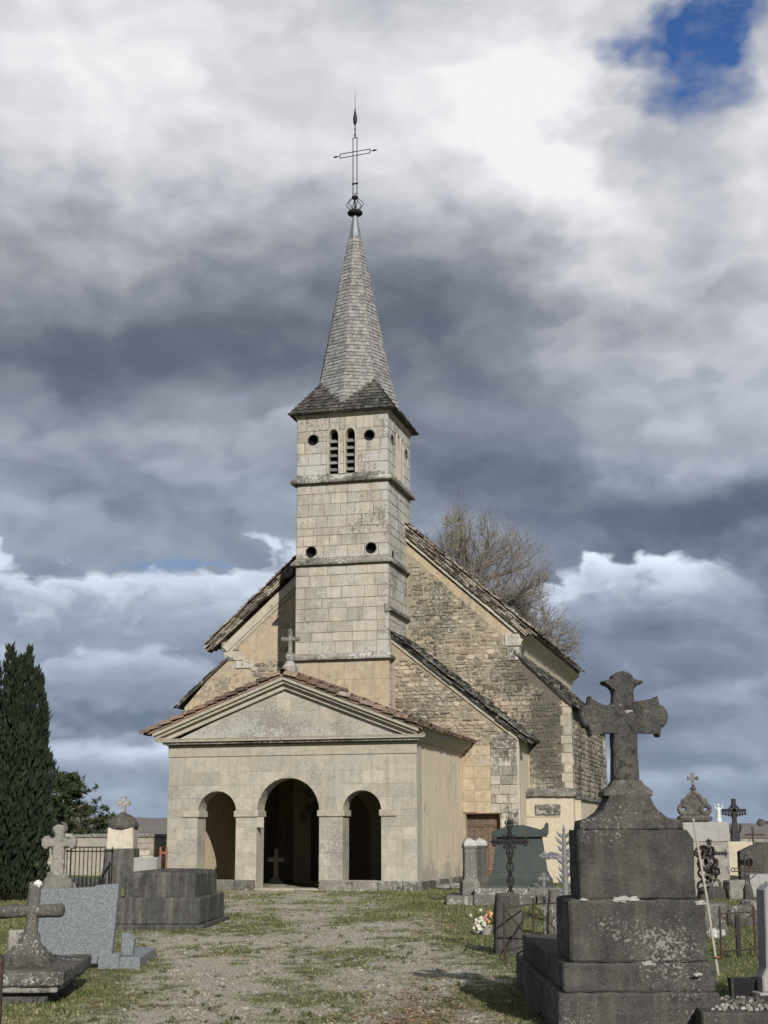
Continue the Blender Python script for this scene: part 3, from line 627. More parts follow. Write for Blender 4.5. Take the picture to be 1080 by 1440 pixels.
for cc in (c_low, c_mid, c_bel):
    if cc is c_bel:
        for u0, u1 in ((TX0, -4.16), (-4.145, -3.805), (-3.80, -3.62), (-3.615, -3.26), (-3.255, TX1)):
            if u1-u0 > .5: ashlar('ashlar_block', 'ashlar', tw, u0, u1, cc, FT, .35, .62, gap=.02, ops=[o for o in opF if u0 < o[0] < u1])
            else: ashlar('ashlar_block', 'ashlar', tw, u0, u1, cc, FT, .5, .6, gap=.02, ops=[o for o in opF if u0 < o[0] < u1])
    else: ashlar('ashlar_block', 'ashlar', tw, TX0, TX1, cc, FT, .38, .85, gap=.02, ops=opF)
    ashlar('side_block', 'ashlar', ts, YT, TB, cc, RTW, .42, .95, gap=.02, ops=opS)
ashlar('base_block', 'render_wall', tw, TX0, TX1, [4.9, 5.5, 6.1, 6.72], FT, .7, 1.3, .006, .006, bev=.004)
ashlar('side_block', 'ashlar', ts, YT, YV+.1, [4.9, 5.3, 5.7, 6.1, 6.4, 6.72], RTW, .4, .7)
for par, fn, L in ((tw, FT, lanF), (ts, RTW, lanS)):
    for x, h in L:                                   # pointed frames round the lancets, sill and sloping louvres
        o1 = ogive(x, h+.055, L0, LS_, LH+.06); o2 = ogive(x, h-.005, L0-.01, LS_, LH-.005)
        mb = MB(); n = len(o1); vs = [fn(*p, .05) for p in o1]+[fn(*p, .05) for p in o2]+[fn(*p, -.02) for p in o1]+[fn(*p, -.16) for p in o2]
        fs = []
        for i in range(1, n):
            j = (i+1) % n; fs += [(i, j, n+j, n+i), (i, j, 2*n+j, 2*n+i), (n+i, n+j, 3*n+j, 3*n+i)]
        mb.add(vs, fs, .5); mb.build('window_frame', 'moulding', par)
        for k in range(5):
            z = L0+.10+k*.235
            if par is tw:
                mb = MB(); mb.add([fn(x+e*h, z+a, d) for e in (-1, 1) for a, d in ((0, -.04), (.035, -.04), (.16, -.24), (.125, -.24))], [(0, 1, 2, 3), (4, 5, 6, 7), (0, 1, 5, 4), (1, 2, 6, 5), (2, 3, 7, 6), (3, 0, 4, 7)]); mb.build('louver', 'louver', par)
    # the side lancets are walled up
for x, h in lanS: panel('blind_panel', 'ashlar', ts, ogive(x, h+.01, L0-.01, LS_, LH), [], RTW, -.15, -.10)
for par, fn, L in ((tw, FT, ocF), (ts, RTW, ocS)):
    for x, z, r in L:
        MB().prism(circ(x, z, r+.03), fn, -.3, -.22).build('oculus_back', 'void', par)
        mb = MB(); n = 16; a, b = circ(x, z, r+.03), circ(x, z, r-.005)
        vs = [fn(*p, .018) for p in a]+[fn(*p, .018) for p in b]+[fn(*p, -.2) for p in b]+[fn(*p, -.01) for p in a]
        fs = []
        for i in range(n): j = (i+1) % n; fs += [(i, j, n+j, n+i), (n+i, n+j, 2*n+j, 2*n+i), (i, j, 3*n+j, 3*n+i)]
        mb.add(vs, fs, .4); mb.build('oculus_ring', 'iron' if par is tw else 'tomb_dark', par)
def string(z0, z1, pr, x0, x1, y0, y1, name='string_course'):
    mb = MB(); mb.loft([[(x0-p, y0-p, z), (x1+p, y0-p, z), (x1+p, y1+p, z), (x0-p, y1+p, z)] for z, p in ((z0, .02), (z0+.012, pr), (z0+.07, pr+.01), (z1, .012))]); return mb.build(name, 'string', church, rough=(5, .009, 7))
string(12.40, 12.68, .16, TX0, TX1, YT, TB); string(9.74, 9.96, .13, TX0, TX1, YT, TB); string(6.72, 6.93, .15, TX0, TX1, YT, YV+.4)
mb = MB(); mb.loft([[(TX1-.1, y, 8.18), (TX1+.13, y, 8.22), (TX1+.15, y, 8.30), (TX1-.1, y, 8.45)] for y in (YT-.06, YG)]); mb.build('side_string_course', 'string', church, rough=(4, .015, 5))
MB().loft([[(TX0-p, YT-p, z), (TX1+p, YT-p, z), (TX1+p, TB+p, z), (TX0-p, TB+p, z)] for z, p in ((14.58, .02), (14.66, .05), (14.74, .09))]).build('tower_cornice', 'ashlar', church)
# spire
EZ, EH, TS = 14.74, 1.74, 1.45
AX = 22.42
def sp_r(z): return .197*(AX-z)+(.10*max(0, 1-(z-15.0)/1.6)**2 if z < 16.6 else 0)
def shingles(mb, P0, P1, Q0, Q1, rows, wd, th=.022):
    """rows of single shingles on the quad P0-P1 (bottom) to Q0-Q1 (top)"""
    P0, P1, Q0, Q1 = map(Vector, (P0, P1, Q0, Q1)); nn = (P1-P0).cross(Q0-P0).normalized()
    for k in range(rows):
        a, b = k/rows, min(1.0, (k+1.25)/rows); A0, A1 = P0.lerp(Q0, a), P1.lerp(Q1, a); B0, B1 = P0.lerp(Q0, b), P1.lerp(Q1, b)
        n = max(1, round((A1-A0).length/wd)); off = .5 if k % 2 else 0
        cut = sorted(set([0, 1]+[min(1, max(0, (i+off+rnd(-.1, .1))/n)) for i in range(n+1)]))
        for s, e in zip(cut[:-1], cut[1:]):
            if e-s < .06/n: continue
            g = .02/n; s2, e2 = s+g, e-g; l = rnd(.7, 1.3)*th; dz_ = (A0-B0)*rnd(-.03, .05)
            v = [A0.lerp(A1, s2)+nn*l+dz_, A0.lerp(A1, e2)+nn*l+dz_, B0.lerp(B1, e2)+nn*.003, B0.lerp(B1, s2)+nn*.003, A0.lerp(A1, s2)-nn*.01+dz_, A0.lerp(A1, e2)-nn*.01+dz_]
            mb.add(v, [(0, 1, 2, 3), (4, 5, 1, 0), (4, 0, 3), (1, 5, 2)])
zlev = [14.95, 15.3, 15.7, 16.2, 16.8, 18.5, 21.42]
def oct_(z, r=None): r = sp_r(z) if r is None else r; return [(TXC+r*math.cos(math.pi/4*i-math.pi/2), TYC+r*math.sin(math.pi/4*i-math.pi/2), z) for i in range(8)]
spire = MB().loft([oct_(z, sp_r(z)-.012) for z in zlev], .3).build('spire', 'shingle', church)
mb = MB()
for a, b in zip(zlev[:-1], zlev[1:]):
    ra, rb = oct_(a), oct_(b)
    for i in range(8): shingles(mb, ra[i], ra[(i+1) % 8], rb[i], rb[(i+1) % 8], max(1, round((b-a)/.13)), .12, .03)
mb.build('spire_shingles', 'shingle', spire, kind='stuff')
sk = [(TXC-EH, TYC-EH), (TXC+EH, TYC-EH), (TXC+EH, TYC+EH), (TXC-EH, TYC+EH)]
def skr(z): h = EH-(z-EZ)/TS; return [(TXC-h, TYC-h, z), (TXC+h, TYC-h, z), (TXC+h, TYC+h, z), (TXC-h, TYC+h, z)]
skirt = MB().loft([[(x, y, EZ-.04) for x, y in sk], skr(EZ), [(x, y, z-.012) for x, y, z in skr(EZ+1.6)]], .3).build('spire_skirt', 'shingle_dark', church)
mb = MB(); ra, rb = skr(EZ-.02), skr(EZ+1.62)
for i in range(4): shingles(mb, ra[i], ra[(i+1) % 4], rb[i], rb[(i+1) % 4], 13, .15, .04)
mb.build('skirt_shingles', 'shingle_dark', skirt, kind='stuff')
MB().loft([oct_(21.36, .235), oct_(21.5, .20), oct_(22.12, .085), oct_(22.22, .085)]).build('lead_cap', 'lead', spire)
sc_ = MB(); sc_.lathe([(.06, 22.18), (.25, 22.24), (.27, 22.30), (.22, 22.36), (.06, 22.38)], 14, (TXC, TYC)); cr = sc_.build('spire_cross', 'iron', church)
mb = MB(); Z0, Z1 = 22.36, 22.86
for k in range(6):
    a = math.pi*k/6*2; mb.tube([(TXC+math.cos(a)*.30*math.sin(math.pi*t/8), TYC+math.sin(a)*.30*math.sin(math.pi*t/8), Z0+(Z1-Z0)*(t/8)) for t in range(9)], .013, 5)
mb.lathe([(.10, 22.82), (.12, 22.86), (.1, 22.91)], 10, (TXC, TYC)); mb.tube([(TXC, TYC, 22.3), (TXC, TYC, 22.9)], .03, 6); mb.build('cage_ball', 'iron', cr)
ca_, sa_ = math.cos(R(-6)), math.sin(R(-6))
def cxp(u, z): return (TXC+u*ca_, TYC+u*sa_, z)
mb = MB()
for u in (-.075, .075): mb.tube([cxp(u, 22.88), cxp(u, 25.1)], .017, 5)
mb.tube([cxp(-.09, 25.1), cxp(.09, 25.1)], .017, 5); mb.tube([cxp(-.11, 23.38), cxp(.11, 23.38)], .03, 6); mb.tube([cxp(-.09, 23.0), cxp(.09, 23.0)], .017, 5); mb.build('upright', 'iron', cr)
mb = MB()
for z in (24.43, 24.58): mb.tube([cxp(-.56, z), cxp(.56, z)], .016, 5)
for u in (-.56, .56): mb.tube([cxp(u, 24.42), cxp(u, 24.59)], .016, 5)
for sg in (-1, 1):
    mb.tube([cxp(sg*.56, 24.505), cxp(sg*.66, 24.505)], .012, 5); mb.tube([cxp(sg*.64, 24.505), cxp(sg*.70, 24.505), cxp(sg*.76, 24.505), cxp(sg*.83, 24.505)], [.012, .035, .03, .004], 6)
mb.build('cross_arm', 'iron', cr)
mb = MB(); mb.tube([cxp(0, 25.1), cxp(0, 25.22), cxp(0, 25.3), cxp(0, 25.4), cxp(0, 25.55)], [.015, .04, .015, .03, .012], 6)
mb.tube([cxp(0, 25.55), cxp(0, 25.7), cxp(0, 25.86), cxp(0, 26.1), cxp(0, 26.25)], [.015, .07, .075, .03, .01], 8); mb.tube([cxp(0, 26.2), cxp(0, 26.95)], [.012, .004], 5); mb.build('lightning_rod', 'iron', cr)

# nave, aisle and annex ----------------------------------------------
FG, FV = front(YG), front(YV)
GA = math.atan(.887); GX, GZ = -3.62, 12.42
gw = panel('nave_gable_wall', 'render_wall', church, [(-9.9, -.1), (3.05, -.1), (3.05, 5.42), (1.42, 7.05), (1.42, 7.62), (GX, GZ-.35), (-8.5, 7.72), (-8.5, 7.15), (-9.9, 5.6)], [], FG, -.6, 0)
def in_g(u, v):
    if u < TX1+.02 or u > 2.78 or v < 2.7: return False
    top = GZ-.35-abs(u-GX)*.887-.16 if u < 1.3 else 7.0-(u-1.4)*1.0-.12
    if u > 1.3 and v > top: return False
    if v > top-.12*(1+noise.noise(Vector((u*2, v*2, 0)))): return False
    if u < 1.7 and v < 7.3-(u+2.2)*.8: return False
    return True
panel('rubble_bedding', 'rubble_bed', gw, [(1.72, 2.62), (2.78, 2.62), (2.78, 5.55), (1.4, 6.95), (1.2, 7.38), (TX1+.03, 10.52), (TX1+.03, 7.3), (1.72, 4.2)], [], FG, -.01, .004)
rubble(gw, 'rubble', TX1, 2.9, 2.7, 11, in_g, FG, 130, .075, .17, .11, .36, .03)
def in_l(u, v): return -9.7 < u < TX0-1.0 and v < GZ-1.1-abs(u-GX)*.887 and v > 5 and noise.noise(Vector((u*.9, v*.9, 4))) > .08 and (u > -8.3 or v < 6.9-(-8.3-u)*1.05)
rubble(gw, 'rubble', -9.8, TX0, 5, 10, in_l, FG, 10, .12, .2, .2, .45)
for x0, x1, z0, z1 in ((-8.62, -8.0, 7.45, 7.75), (-8.52, -7.85, 7.12, 7.42), (-8.1, -7.5, 6.85, 7.1), (1.02, 1.52, 7.28, 7.66), (1.08, 1.48, 6.82, 7.22)): MB().box(x0, x1, YG-.05, YG+.3, z0, z1, .015).build('kneeler', 'quoin', gw, rough=(2, .01, 6))
def gabfn(sg): return slope_fn(GX, GZ, sg, GA)
def slates(mb, fn, L, y0, y1, pitch=.2, th=.045, s0=0.0, wmin=.22, wmax=.5, dlift=0.0):
    s = s0
    while s < L:
        y = y0+rnd(-.045, .035)
        while y < y1:
            w_ = rnd(wmin, wmax); e = min(y+w_, y1+.05); t = th*rnd(.6, 1.5); a, b = s+rnd(-.03, .03), s+pitch*1.5; l = dlift+rnd(0, .03); g = .008
            j = rnd(-.03, .03)
            mb.add([fn(a, y+g, l), fn(b+j, y+g, l+.03), fn(b-j, e-g, l+.03), fn(a, e-g, l), fn(a, y+g, l+t*.6), fn(b+j, y+g, l+t+.03), fn(b-j, e-g, l+t+.03), fn(a, e-g, l+t*.6)], [(0, 1, 2, 3), (4, 5, 6, 7), (0, 1, 5, 4), (1, 2, 6, 5), (2, 3, 7, 6), (3, 0, 4, 7)]); y = e
        s += pitch
def verge(mb, fn, L, y0, layers=4, step=.075, s0=0.0):
    for k in range(layers):
        s = s0+rnd(0, .1)
        while s < L:
            w_ = rnd(.16, .42); yo = y0+.02+k*.03+rnd(-.018, .018); d = -.02-k*step; t = step*rnd(.6, .95)
            mb.add([fn(a, b, c) for a in (s+.008, s+w_-.008) for b in (yo, yo+.45) for c in (d-t, d+rnd(-.012, .012))], [(0, 1, 3, 2), (4, 5, 7, 6), (0, 1, 5, 4), (2, 3, 7, 6), (0, 2, 6, 4), (1, 3, 7, 5)]); s += w_
for sg, L in ((1, 7.25), (-1, 7.25)):
    fn = gabfn(sg)
    MB().loft([[fn(.0, y, -.12), fn(L-.1, y, -.12), fn(L-.1, y, .18), fn(0, y, .18)] for y in (YG-.1, 21.2)], .4).build('nave_roof', 'slate', church)
    nr = bpy.data.objects['nave_roof' if sg > 0 else 'nave_roof.001']
    mb = MB(); slates(mb, fn, L-.15, YG-.30, 21.3 if sg > 0 else 12, .16, .05, 0.0, .2, .45, .20 if sg > 0 else .06); verge(mb, lambda a, b, c: fn(a, b, c+(.20 if sg > 0 else .06)), L-.1, YG-.3, 4, .07 if sg > 0 else .058); mb.build('roof_slabs', 'slate', nr, kind='stuff')
    a0, a1 = (.09, .21) if sg > 0 else (.34, .58)
    q = [fn(.3, 0, -a0), fn(L-.35, 0, -a0), fn(L-.35, 0, -a1), fn(.3, 0, -a1)]; q = [(p[0], p[2]) for p in q]; q = q if sg < 0 else q[::-1]
    MB().prism(q, FG, -.02, .10, 0).build('gable_moulding', 'moulding', church)
    if sg < 0:
        q = [fn(.3, 0, -a1), fn(L-.4, 0, -a1), fn(L-.4, 0, -a1-.1), fn(.3, 0, -a1-.1)]; q = [(p[0], p[2]) for p in q]; MB().prism(q, FG, -.02, .05, 0).build('gable_moulding', 'moulding', church)
# nave side wall and coved eaves
box('nave_side_wall', 'plaster_clean', church, 1.0, 1.38, YG+.05, 21, 4, 7.5, 0)
cv = [(1.36, 6.95), (1.42, 6.98), (1.46, 7.2), (1.56, 7.42), (1.72, 7.54), (1.80, 7.60), (1.80, 7.66), (1.3, 7.72)]
MB().loft([[(x, y, z) for x, z in cv] for y in (YG+.01, 21.1)]).build('coved_eaves', 'plaster_clean', church)
box('nave_back_wall', 'render_wall', church, -8.5, 1.3, 20.6, 20.98, -.1, 7.6, 0)
MB().prism([(-8.5, 7.6), (1.3, 7.6), (GX, 12.0)], front(20.98), 0, .3).build('nave_back_gable', 'render_wall', church)
# aisle
AA = math.atan(.985)
for sg, x0, z0 in ((1, 1.36, 7.12), (-1, -8.35, 7.22)):
    fn = slope_fn(x0, z0, sg, AA if sg > 0 else math.atan(.88)); L = 2.55 if sg > 0 else 2.4
    ar = MB().loft([[fn(0, y, -.05), fn(L-.08, y, -.05), fn(L-.08, y, .03), fn(0, y, .03)] for y in (YG-.12, 18.3)], .3).build('aisle_roof', 'mossy_slate', church)
    mb = MB(); slates(mb, fn, L-.1, YG-.16, 18.4 if sg > 0 else 11, .24, .025, 0.0, .3, .6); verge(mb, fn, L-.05, YG-.14, 1, .03); mb.build('aisle_slabs', 'mossy_slate', ar, kind='stuff')
FA = right(3.05)
aw = box('aisle_side_wall', 'rubble_bed', church, 2.6, 3.05, YG+.6, 18.2, -.1, 5.42, 0)
rubble(aw, 'rubble_dark', YG+.35, 17.2, 2.6, 5.35, lambda u, v: YG+.3 < u < 17.3 and v < 5.3, FA, 20, .11, .19, .16, .42)
def quoins(parent, fn, u0, u1, v0, v1, n, mat='quoin', w0=.6, flip=False):
    z = v0; k = 0
    while z < v1-.05:
        h = rnd(.24, .36); e = min(v1, z+h); ww = (u1-u0)*(1 if k % 2 else w0)
        a, b = (u0, u0+ww) if not flip else (u1-ww, u1)
        MB().prism([(a, z+.006), (b, z+.006), (b, e-.006), (a, e-.006)], fn, -.03, rnd(.02, .035), .01).build('quoin_block', mat, parent); z = e; k += 1
quoins(gw, FG, 2.72, 3.07, 2.68, 5.38, 0, 'moulding', .75, True); quoins(aw, FA, YG-.02, YG+.35, 2.68, 5.38, 0, 'quoin', .8); quoins(aw, FA, 17.2, 18.2, 2.62, 5.0, 0, 'quoin', .7, True)
quoins(aw, front(8.13), 2.98, 3.08, 2.7, 2.7, 0)
bt = MB().box(1.62, 3.12, YG-.55, YG+.02, -.1, 2.56, .01).build('buttress', 'plaster_clean', church)
for x0, x1 in ((1.56, 2.28), (2.29, 3.2)): MB().loft([[(x0, YG-.66, 2.54), (x1, YG-.66, 2.54), (x1, YG, 2.56), (x0, YG, 2.56)], [(x0, YG-.66, 2.64), (x1, YG-.66, 2.64), (x1, YG, 2.8), (x0, YG, 2.8)]]).build('buttress_coping', 'crust', bt, rough=(4, .03, 5))
MB().box(1.95, 2.72, YG-.63, YG-.5, 1.98, 2.30, .02).build('set_stone', 'crust', bt, rough=(3, .012, 7))
box('sill_band', 'moulding', bt, 1.7, 2.72, YG-.575, YG-.5, 1.92, 1.97, .005)
box('side_base', 'plaster_clean', church, 3.0, 3.3, YG-.1, 18.6, -.1, 2.44, .01)
MB().loft([[(3.0, y, 2.44), (3.38, y, 2.43), (3.38, y, 2.50), (3.0, y, 2.62)] for y in (YG-.14, 18.7)]).build('base_coping', 'crust', church, rough=(5, .02, 5))
# annex on the right of the tower
NX1 = 1.68
an = panel('annex_front_wall', 'rubble_bed', church, [(TX1+.02, -.1), (NX1, -.1), (NX1, 4.33), (TX1+.02, 7.5)], [[(.08, -.05), (1.12, -.05), (1.12, 2.0), (.08, 2.0)]], FV, -.45, 0)
def in_a(u, v):
    top = 7.42-(u-TX1)*.80
    if v > top-.1 or u < TX1+.06 or u > NX1-.05 or v < 4.0 or (u > .72 and v < 4.4): return False
    return True
rubble(an, 'rubble', TX1, NX1, 3.9, 7.5, in_a, FV, 110, .085, .17, .11, .33, .028)
ashlar('wall_block', 'render_wall', an, .0, .86, [2.02, 2.36, 2.7, 3.05, 3.4, 3.72, 4.02], FV, .4, .6, .008, .012)
ashlar('quoin_block', 'quoin', an, .86, NX1, [2.02, 2.3, 2.56, 2.85, 3.12, 3.4, 3.66, 3.92, 4.18, 4.34], FV, .26, .44, .014, .022, conv=[(.8, 0), (NX1, 0), (NX1, 4.28), (.8, 4.98)])
ashlar('quoin_block', 'quoin', an, 1.15, NX1, [0, .4, .8, 1.2, 1.6, 2.02], FV, .26, .44, .012, .018)
box('annex_side_wall', 'plaster_clean', church, NX1-.4, NX1-.003, YV+.45, YG, -.1, 4.3, 0)
box('annex_side_moulding', 'moulding', church, NX1-.02, NX1+.05, YV-.01, YV+.22, 0, 4.25, .01)
VA = math.atan(.80); fn = slope_fn(TX1, 7.58, 1, VA)
nr = MB().loft([[fn(.0, y, -.06), fn(5.4, y, -.06), fn(5.4, y, .05), fn(0, y, .05)] for y in (YV-.06, YG+.02)], .3).build('annex_roof', 'mossy_slate', church)
mb = MB(); slates(mb, fn, 5.3, YV-.25, YG-.05, .19, .06); verge(mb, fn, 5.4, YV-.2, 2, .05); mb.build('annex_slabs', 'mossy_slate', nr, kind='stuff')
q = [fn(.05, 0, -.12), fn(5.2, 0, -.12), fn(5.2, 0, -.24), fn(.05, 0, -.24)]; MB().prism([(p[0], p[2]) for p in q][::-1], FV, -.02, .05, 0).build('annex_rake', 'moulding', church)
dr = box('door', 'wood', church, .08, 1.12, YV+.30, YV+.34, -.05, 2.0, 0)
for k in range(5): MB().box(.085+k*.207, .085+k*.207+.2, YV+.265+rnd(0, .006), YV+.3, 0, 1.98, .006).build('plank', 'wood', dr)
for z in (.35, 1.62): MB().box(.12, 1.05, YV+.245, YV+.266, z, z+.1, .005).build('rail', 'wood', dr)
box('lintel', 'wood', church, .0, 1.2, YV-.012, YV+.26, 2.0, 2.06, .005)

# ------------------------------------------------------------------ graves and yard furniture
def T(name, label, cat, x, depth, rz=0.0, group=None):
    p = base(x, depth); o = thing(name, label, cat, (p.x, p.y, 0), rz, group); return o, 1/ppm(Vector((p.x, p.y, .5)))
def cross_outline(hw, zb, zc, prof, Larm, Ltop):
    """flared-arm cross as a ccw outline; prof: (fraction of the arm, half width)"""
    rt = [(hw, zb), (hw, zc-hw)]
    rt += [(hw+(Larm-hw)*t, zc-h) for t, h in prof]+[(hw+(Larm-hw)*t, zc+h) for t, h in prof[::-1]]
    rt += [(hw, zc+hw)]+[(h, zc+hw+(Ltop-hw)*t) for t, h in prof]
    o = []
    for p in rt:
        if not o or (abs(p[0]-o[-1][0])+abs(p[1]-o[-1][1])) > 1e-4: o.append(p)
    return o+[(-a, b) for a, b in o[::-1] if a > 1e-4]
FY = lambda u, v, d: (u, -d, v)
# the tall dark tomb with the flared cross
tb = thing('cross_tomb', 'tall dark weathered tomb of stepped blocks crowned by a flared stone cross', 'tomb', (*base(899, 11.1).xy, 0), R(0))
rg = (4, .009, 9)
box('bottom_step', 'tomb_dark', tb, -.62, .56, 0, 3.5, -.12, .27, .015, rg)
box('upper_step', 'tomb_dark', tb, -.575, .54, .05, 3.3, .27, .475, .015, rg)
box('lower_block', 'tomb_dark', tb, -.51, .50, .09, .95, .475, .925, .02, rg)
ub = MB(); ub.prism([(-.425, .925), (.44, .925), (.44, 1.36), (.40, 1.43), (-.425, 1.43)], lambda u, v, d: (u, .12-d+.55, v), .0, .55, .012); ub.build('upper_block', 'tomb_dark', tb, rough=rg)
sh = [(-.40, 1.43), (.385, 1.43), (.375, 1.50), (.27, 1.52), (.20, 1.575), (.15, 1.65), (.135, 1.69), (-.165, 1.69), (-.18, 1.65), (-.225, 1.575), (-.30, 1.52), (-.39, 1.50)]
MB().prism(sh, lambda u, v, d: (u, .17-d+.4, v), 0, .4, .012).build('shoulder', 'tomb_dark', tb, rough=rg)
MB().taper([(1.685, .19, .17), (1.72, .185, .165), (1.76, .13, .12), (1.80, .11, .10)], ch=.03, cx=-.015, cy=.36).build('neck', 'tomb_lichen', tb, rough=(3, .012, 7))
pf_ = [(.0, .085), (.28, .079), (.44, .085), (.55, .108), (.63, .152), (.69, .158), (.715, .120), (.745, .084), (.85, .080), (.94, .050), (1.0, .0)]
cro = cross_outline(.097, 1.76, 2.295, pf_, .345, .35)
MB().prism(cro, lambda u, v, d: (u-.015, .44-d, v), 0, .17, .015).build('cross', 'tomb_dark', tb, rough=(3, .01, 7))
for lx, ly, lz, lr in ((-.12, .085, .925, .07), (-.03, .085, .93, .05), (.47, .085, .90, .05), (.05, .045, .475, .05), (.40, -.005, .40, .035), (-.06, .27, 2.37, .05), (.02, .27, 2.33, .035), (-.40, .085, .925, .04)):
    MB().blobby((lx, ly, lz), lr*.8, int(lr*999), 1.1, 11, 7, (1.0, .16, .32)).build('lichen_patch', 'lichen_white', tb)
# headstone and slab at the right edge
h1 = thing('pale_headstone', 'smooth pale grey headstone standing on the dark kerb right of the tall tomb', 'headstone', (*base(1090, 12.9).xy, 0), R(6))
MB().prism([(-.19, .1), (.35, .1), (.35, .95), (.25, 1.0), (-.08, .98), (-.13, .93), (-.15, .3), (-.19, .22)], FY, -.1, .1, .012).build('stele', 'headstone', h1, rough=(3, .004, 5)); box('foot', 'headstone', h1, -.24, .4, -.16, .2, -.08, .1, .012)
h2 = thing('kerb_tomb', 'low dark tomb kerb topped with loose gravel at the foot of the tall tomb', 'tomb', (*base(1078, 10.75).xy, 0), R(-4))
box('kerb', 'tomb_dark', h2, -.50, 1.2, 0, 1.1, -.1, .17, .012, rg)
mb = MB()
for _ in range(420):
    r = rnd(.008, .022); mb.blobby((rnd(-.42, 1.1), rnd(.1, 1.0), .17+r*.5), r, random.randint(0, 99), .4, 5, 4)
mb.build('gravel_fill', 'crust', h2, kind='stuff')
h3 = thing('flower_trough', 'small black trough standing on the ground behind the low gravel tomb', 'planter', (*base(1038, 13.0).xy, 0), 0)
MB().loft([[(-.10, -.06, -.02), (.10, -.06, -.02), (.10, .06, -.02), (-.10, .06, -.02)], [(-.12, -.08, .20), (.12, -.08, .20), (.12, .08, .20), (-.12, .08, .20)], [(-.10, -.06, .20), (.10, -.06, .20), (.10, .06, .20), (-.10, .06, .20)], [(-.09, -.05, .1), (.09, -.05, .1), (.09, .05, .1), (-.09, .05, .1)]]).build('trough', 'iron', h3)
box('front_plate', 'tomb_grey', h3, -.125, -.105, -.095, -.075, 0, .21, .003)
pl = thing('leaning_pole', 'long thin pale wooden pole leaning by the tall dark tomb', 'pole', (*base(1004, 15.6).xy, 0), 0)
MB().tube([(0, 0, -.03), (-.075, .05, .8), (-.165, .08, 1.56)], [.014, .013, .011], 6).build('shaft', 'stick', pl); MB().torus((-.004, .0, .16), .018, .009, 'z').build('tie', 'orange_paint', pl)

# green-grey stele on its platform
pt = thing('grave_platform', 'wide low stone platform carrying the green stele and the twin posts', 'platform', (*base(708, 31.0).xy, 0), R(-3))
S = 1/67
x = -1.18
while x < 1.2:
    e = min(1.25, x+rnd(.5, .8)); MB().box(x+.005, e-.005, -.05-rnd(0, .03), .5, -.08, .17+rnd(-.012, .012), .02).build('kerb_stone', 'tomb_spot', pt, rough=(3, .015, 6)); x = e
box('upper_kerb', 'tomb_spot', pt, -.6, 1.15, .35, 2.4, .1, .30, .02, (3, .012, 6)); box('bed', 'tomb_spot', pt, -1.15, 1.15, .45, 2.5, -.05, .14, .01)
gs = thing('green_stele', 'dark green-grey tapered stele with low pediment standing against the church annex', 'stele', (*base(732, 33.0).xy, 0), R(-5)); 
MB().taper([(.26, .72, .42), (.46, .70, .41), (.52, .65, .38), (.58, .62, .36), (.60, .62, .36)], ch=.01).build('plinth', 'tomb_green', gs)
MB().taper([(.60, .60, .34), (1.34, .50, .27)], ch=.01).build('body', 'tomb_green', gs)
cp = [(-.60, 1.34), (.60, 1.34), (.62, 1.42), (.60, 1.47), (.1, 1.60), (-.1, 1.60), (-.60, 1.47), (-.62, 1.42)]
MB().prism(cp, lambda u, v, d: (u, .35-d, v), 0, .7, .01).build('pediment', 'tomb_green', gs)
for e, f in ((1, -1), (1, 1)): MB().prism([(.48, 1.40), (.635, 1.40), (.64, 1.62), (.60, 1.66), (.55, 1.56), (.48, 1.5)], lambda u, v, d: (u*e, f*.28-d, v), -.08, .08, .005).build('corner_horn', 'tomb_green', gs)
for i, (x, dpt, nm) in enumerate(((661, 31.9, 'lichen-spotted stone post with white pyramid top at the platform corner'), (676, 32.6, 'darker stone post with white pyramid top beside the green stele'))):
    ps = thing('stone_post', nm, 'post', (*base(x, dpt).xy, 0), R(8), 'twin posts on the grave platform')
    MB().taper([(.10, .20, .18), (.42, .19, .17), (.47, .15, .13), (.50, .135, .12), (1.1, .125, .11), (1.13, .15, .13), (1.17, .15, .13)], ch=.015).build('shaft', 'tomb_spot' if i == 0 else 'tomb_dark', ps, rough=(3, .012, 6))
    MB().taper([(1.16, .13, .12), (1.22, .135, .12), (1.28, .10, .09), (1.33, .01, .01)], ch=.004).build('pyramid_top', 'lichen_white', ps, rough=(2, .008, 9))

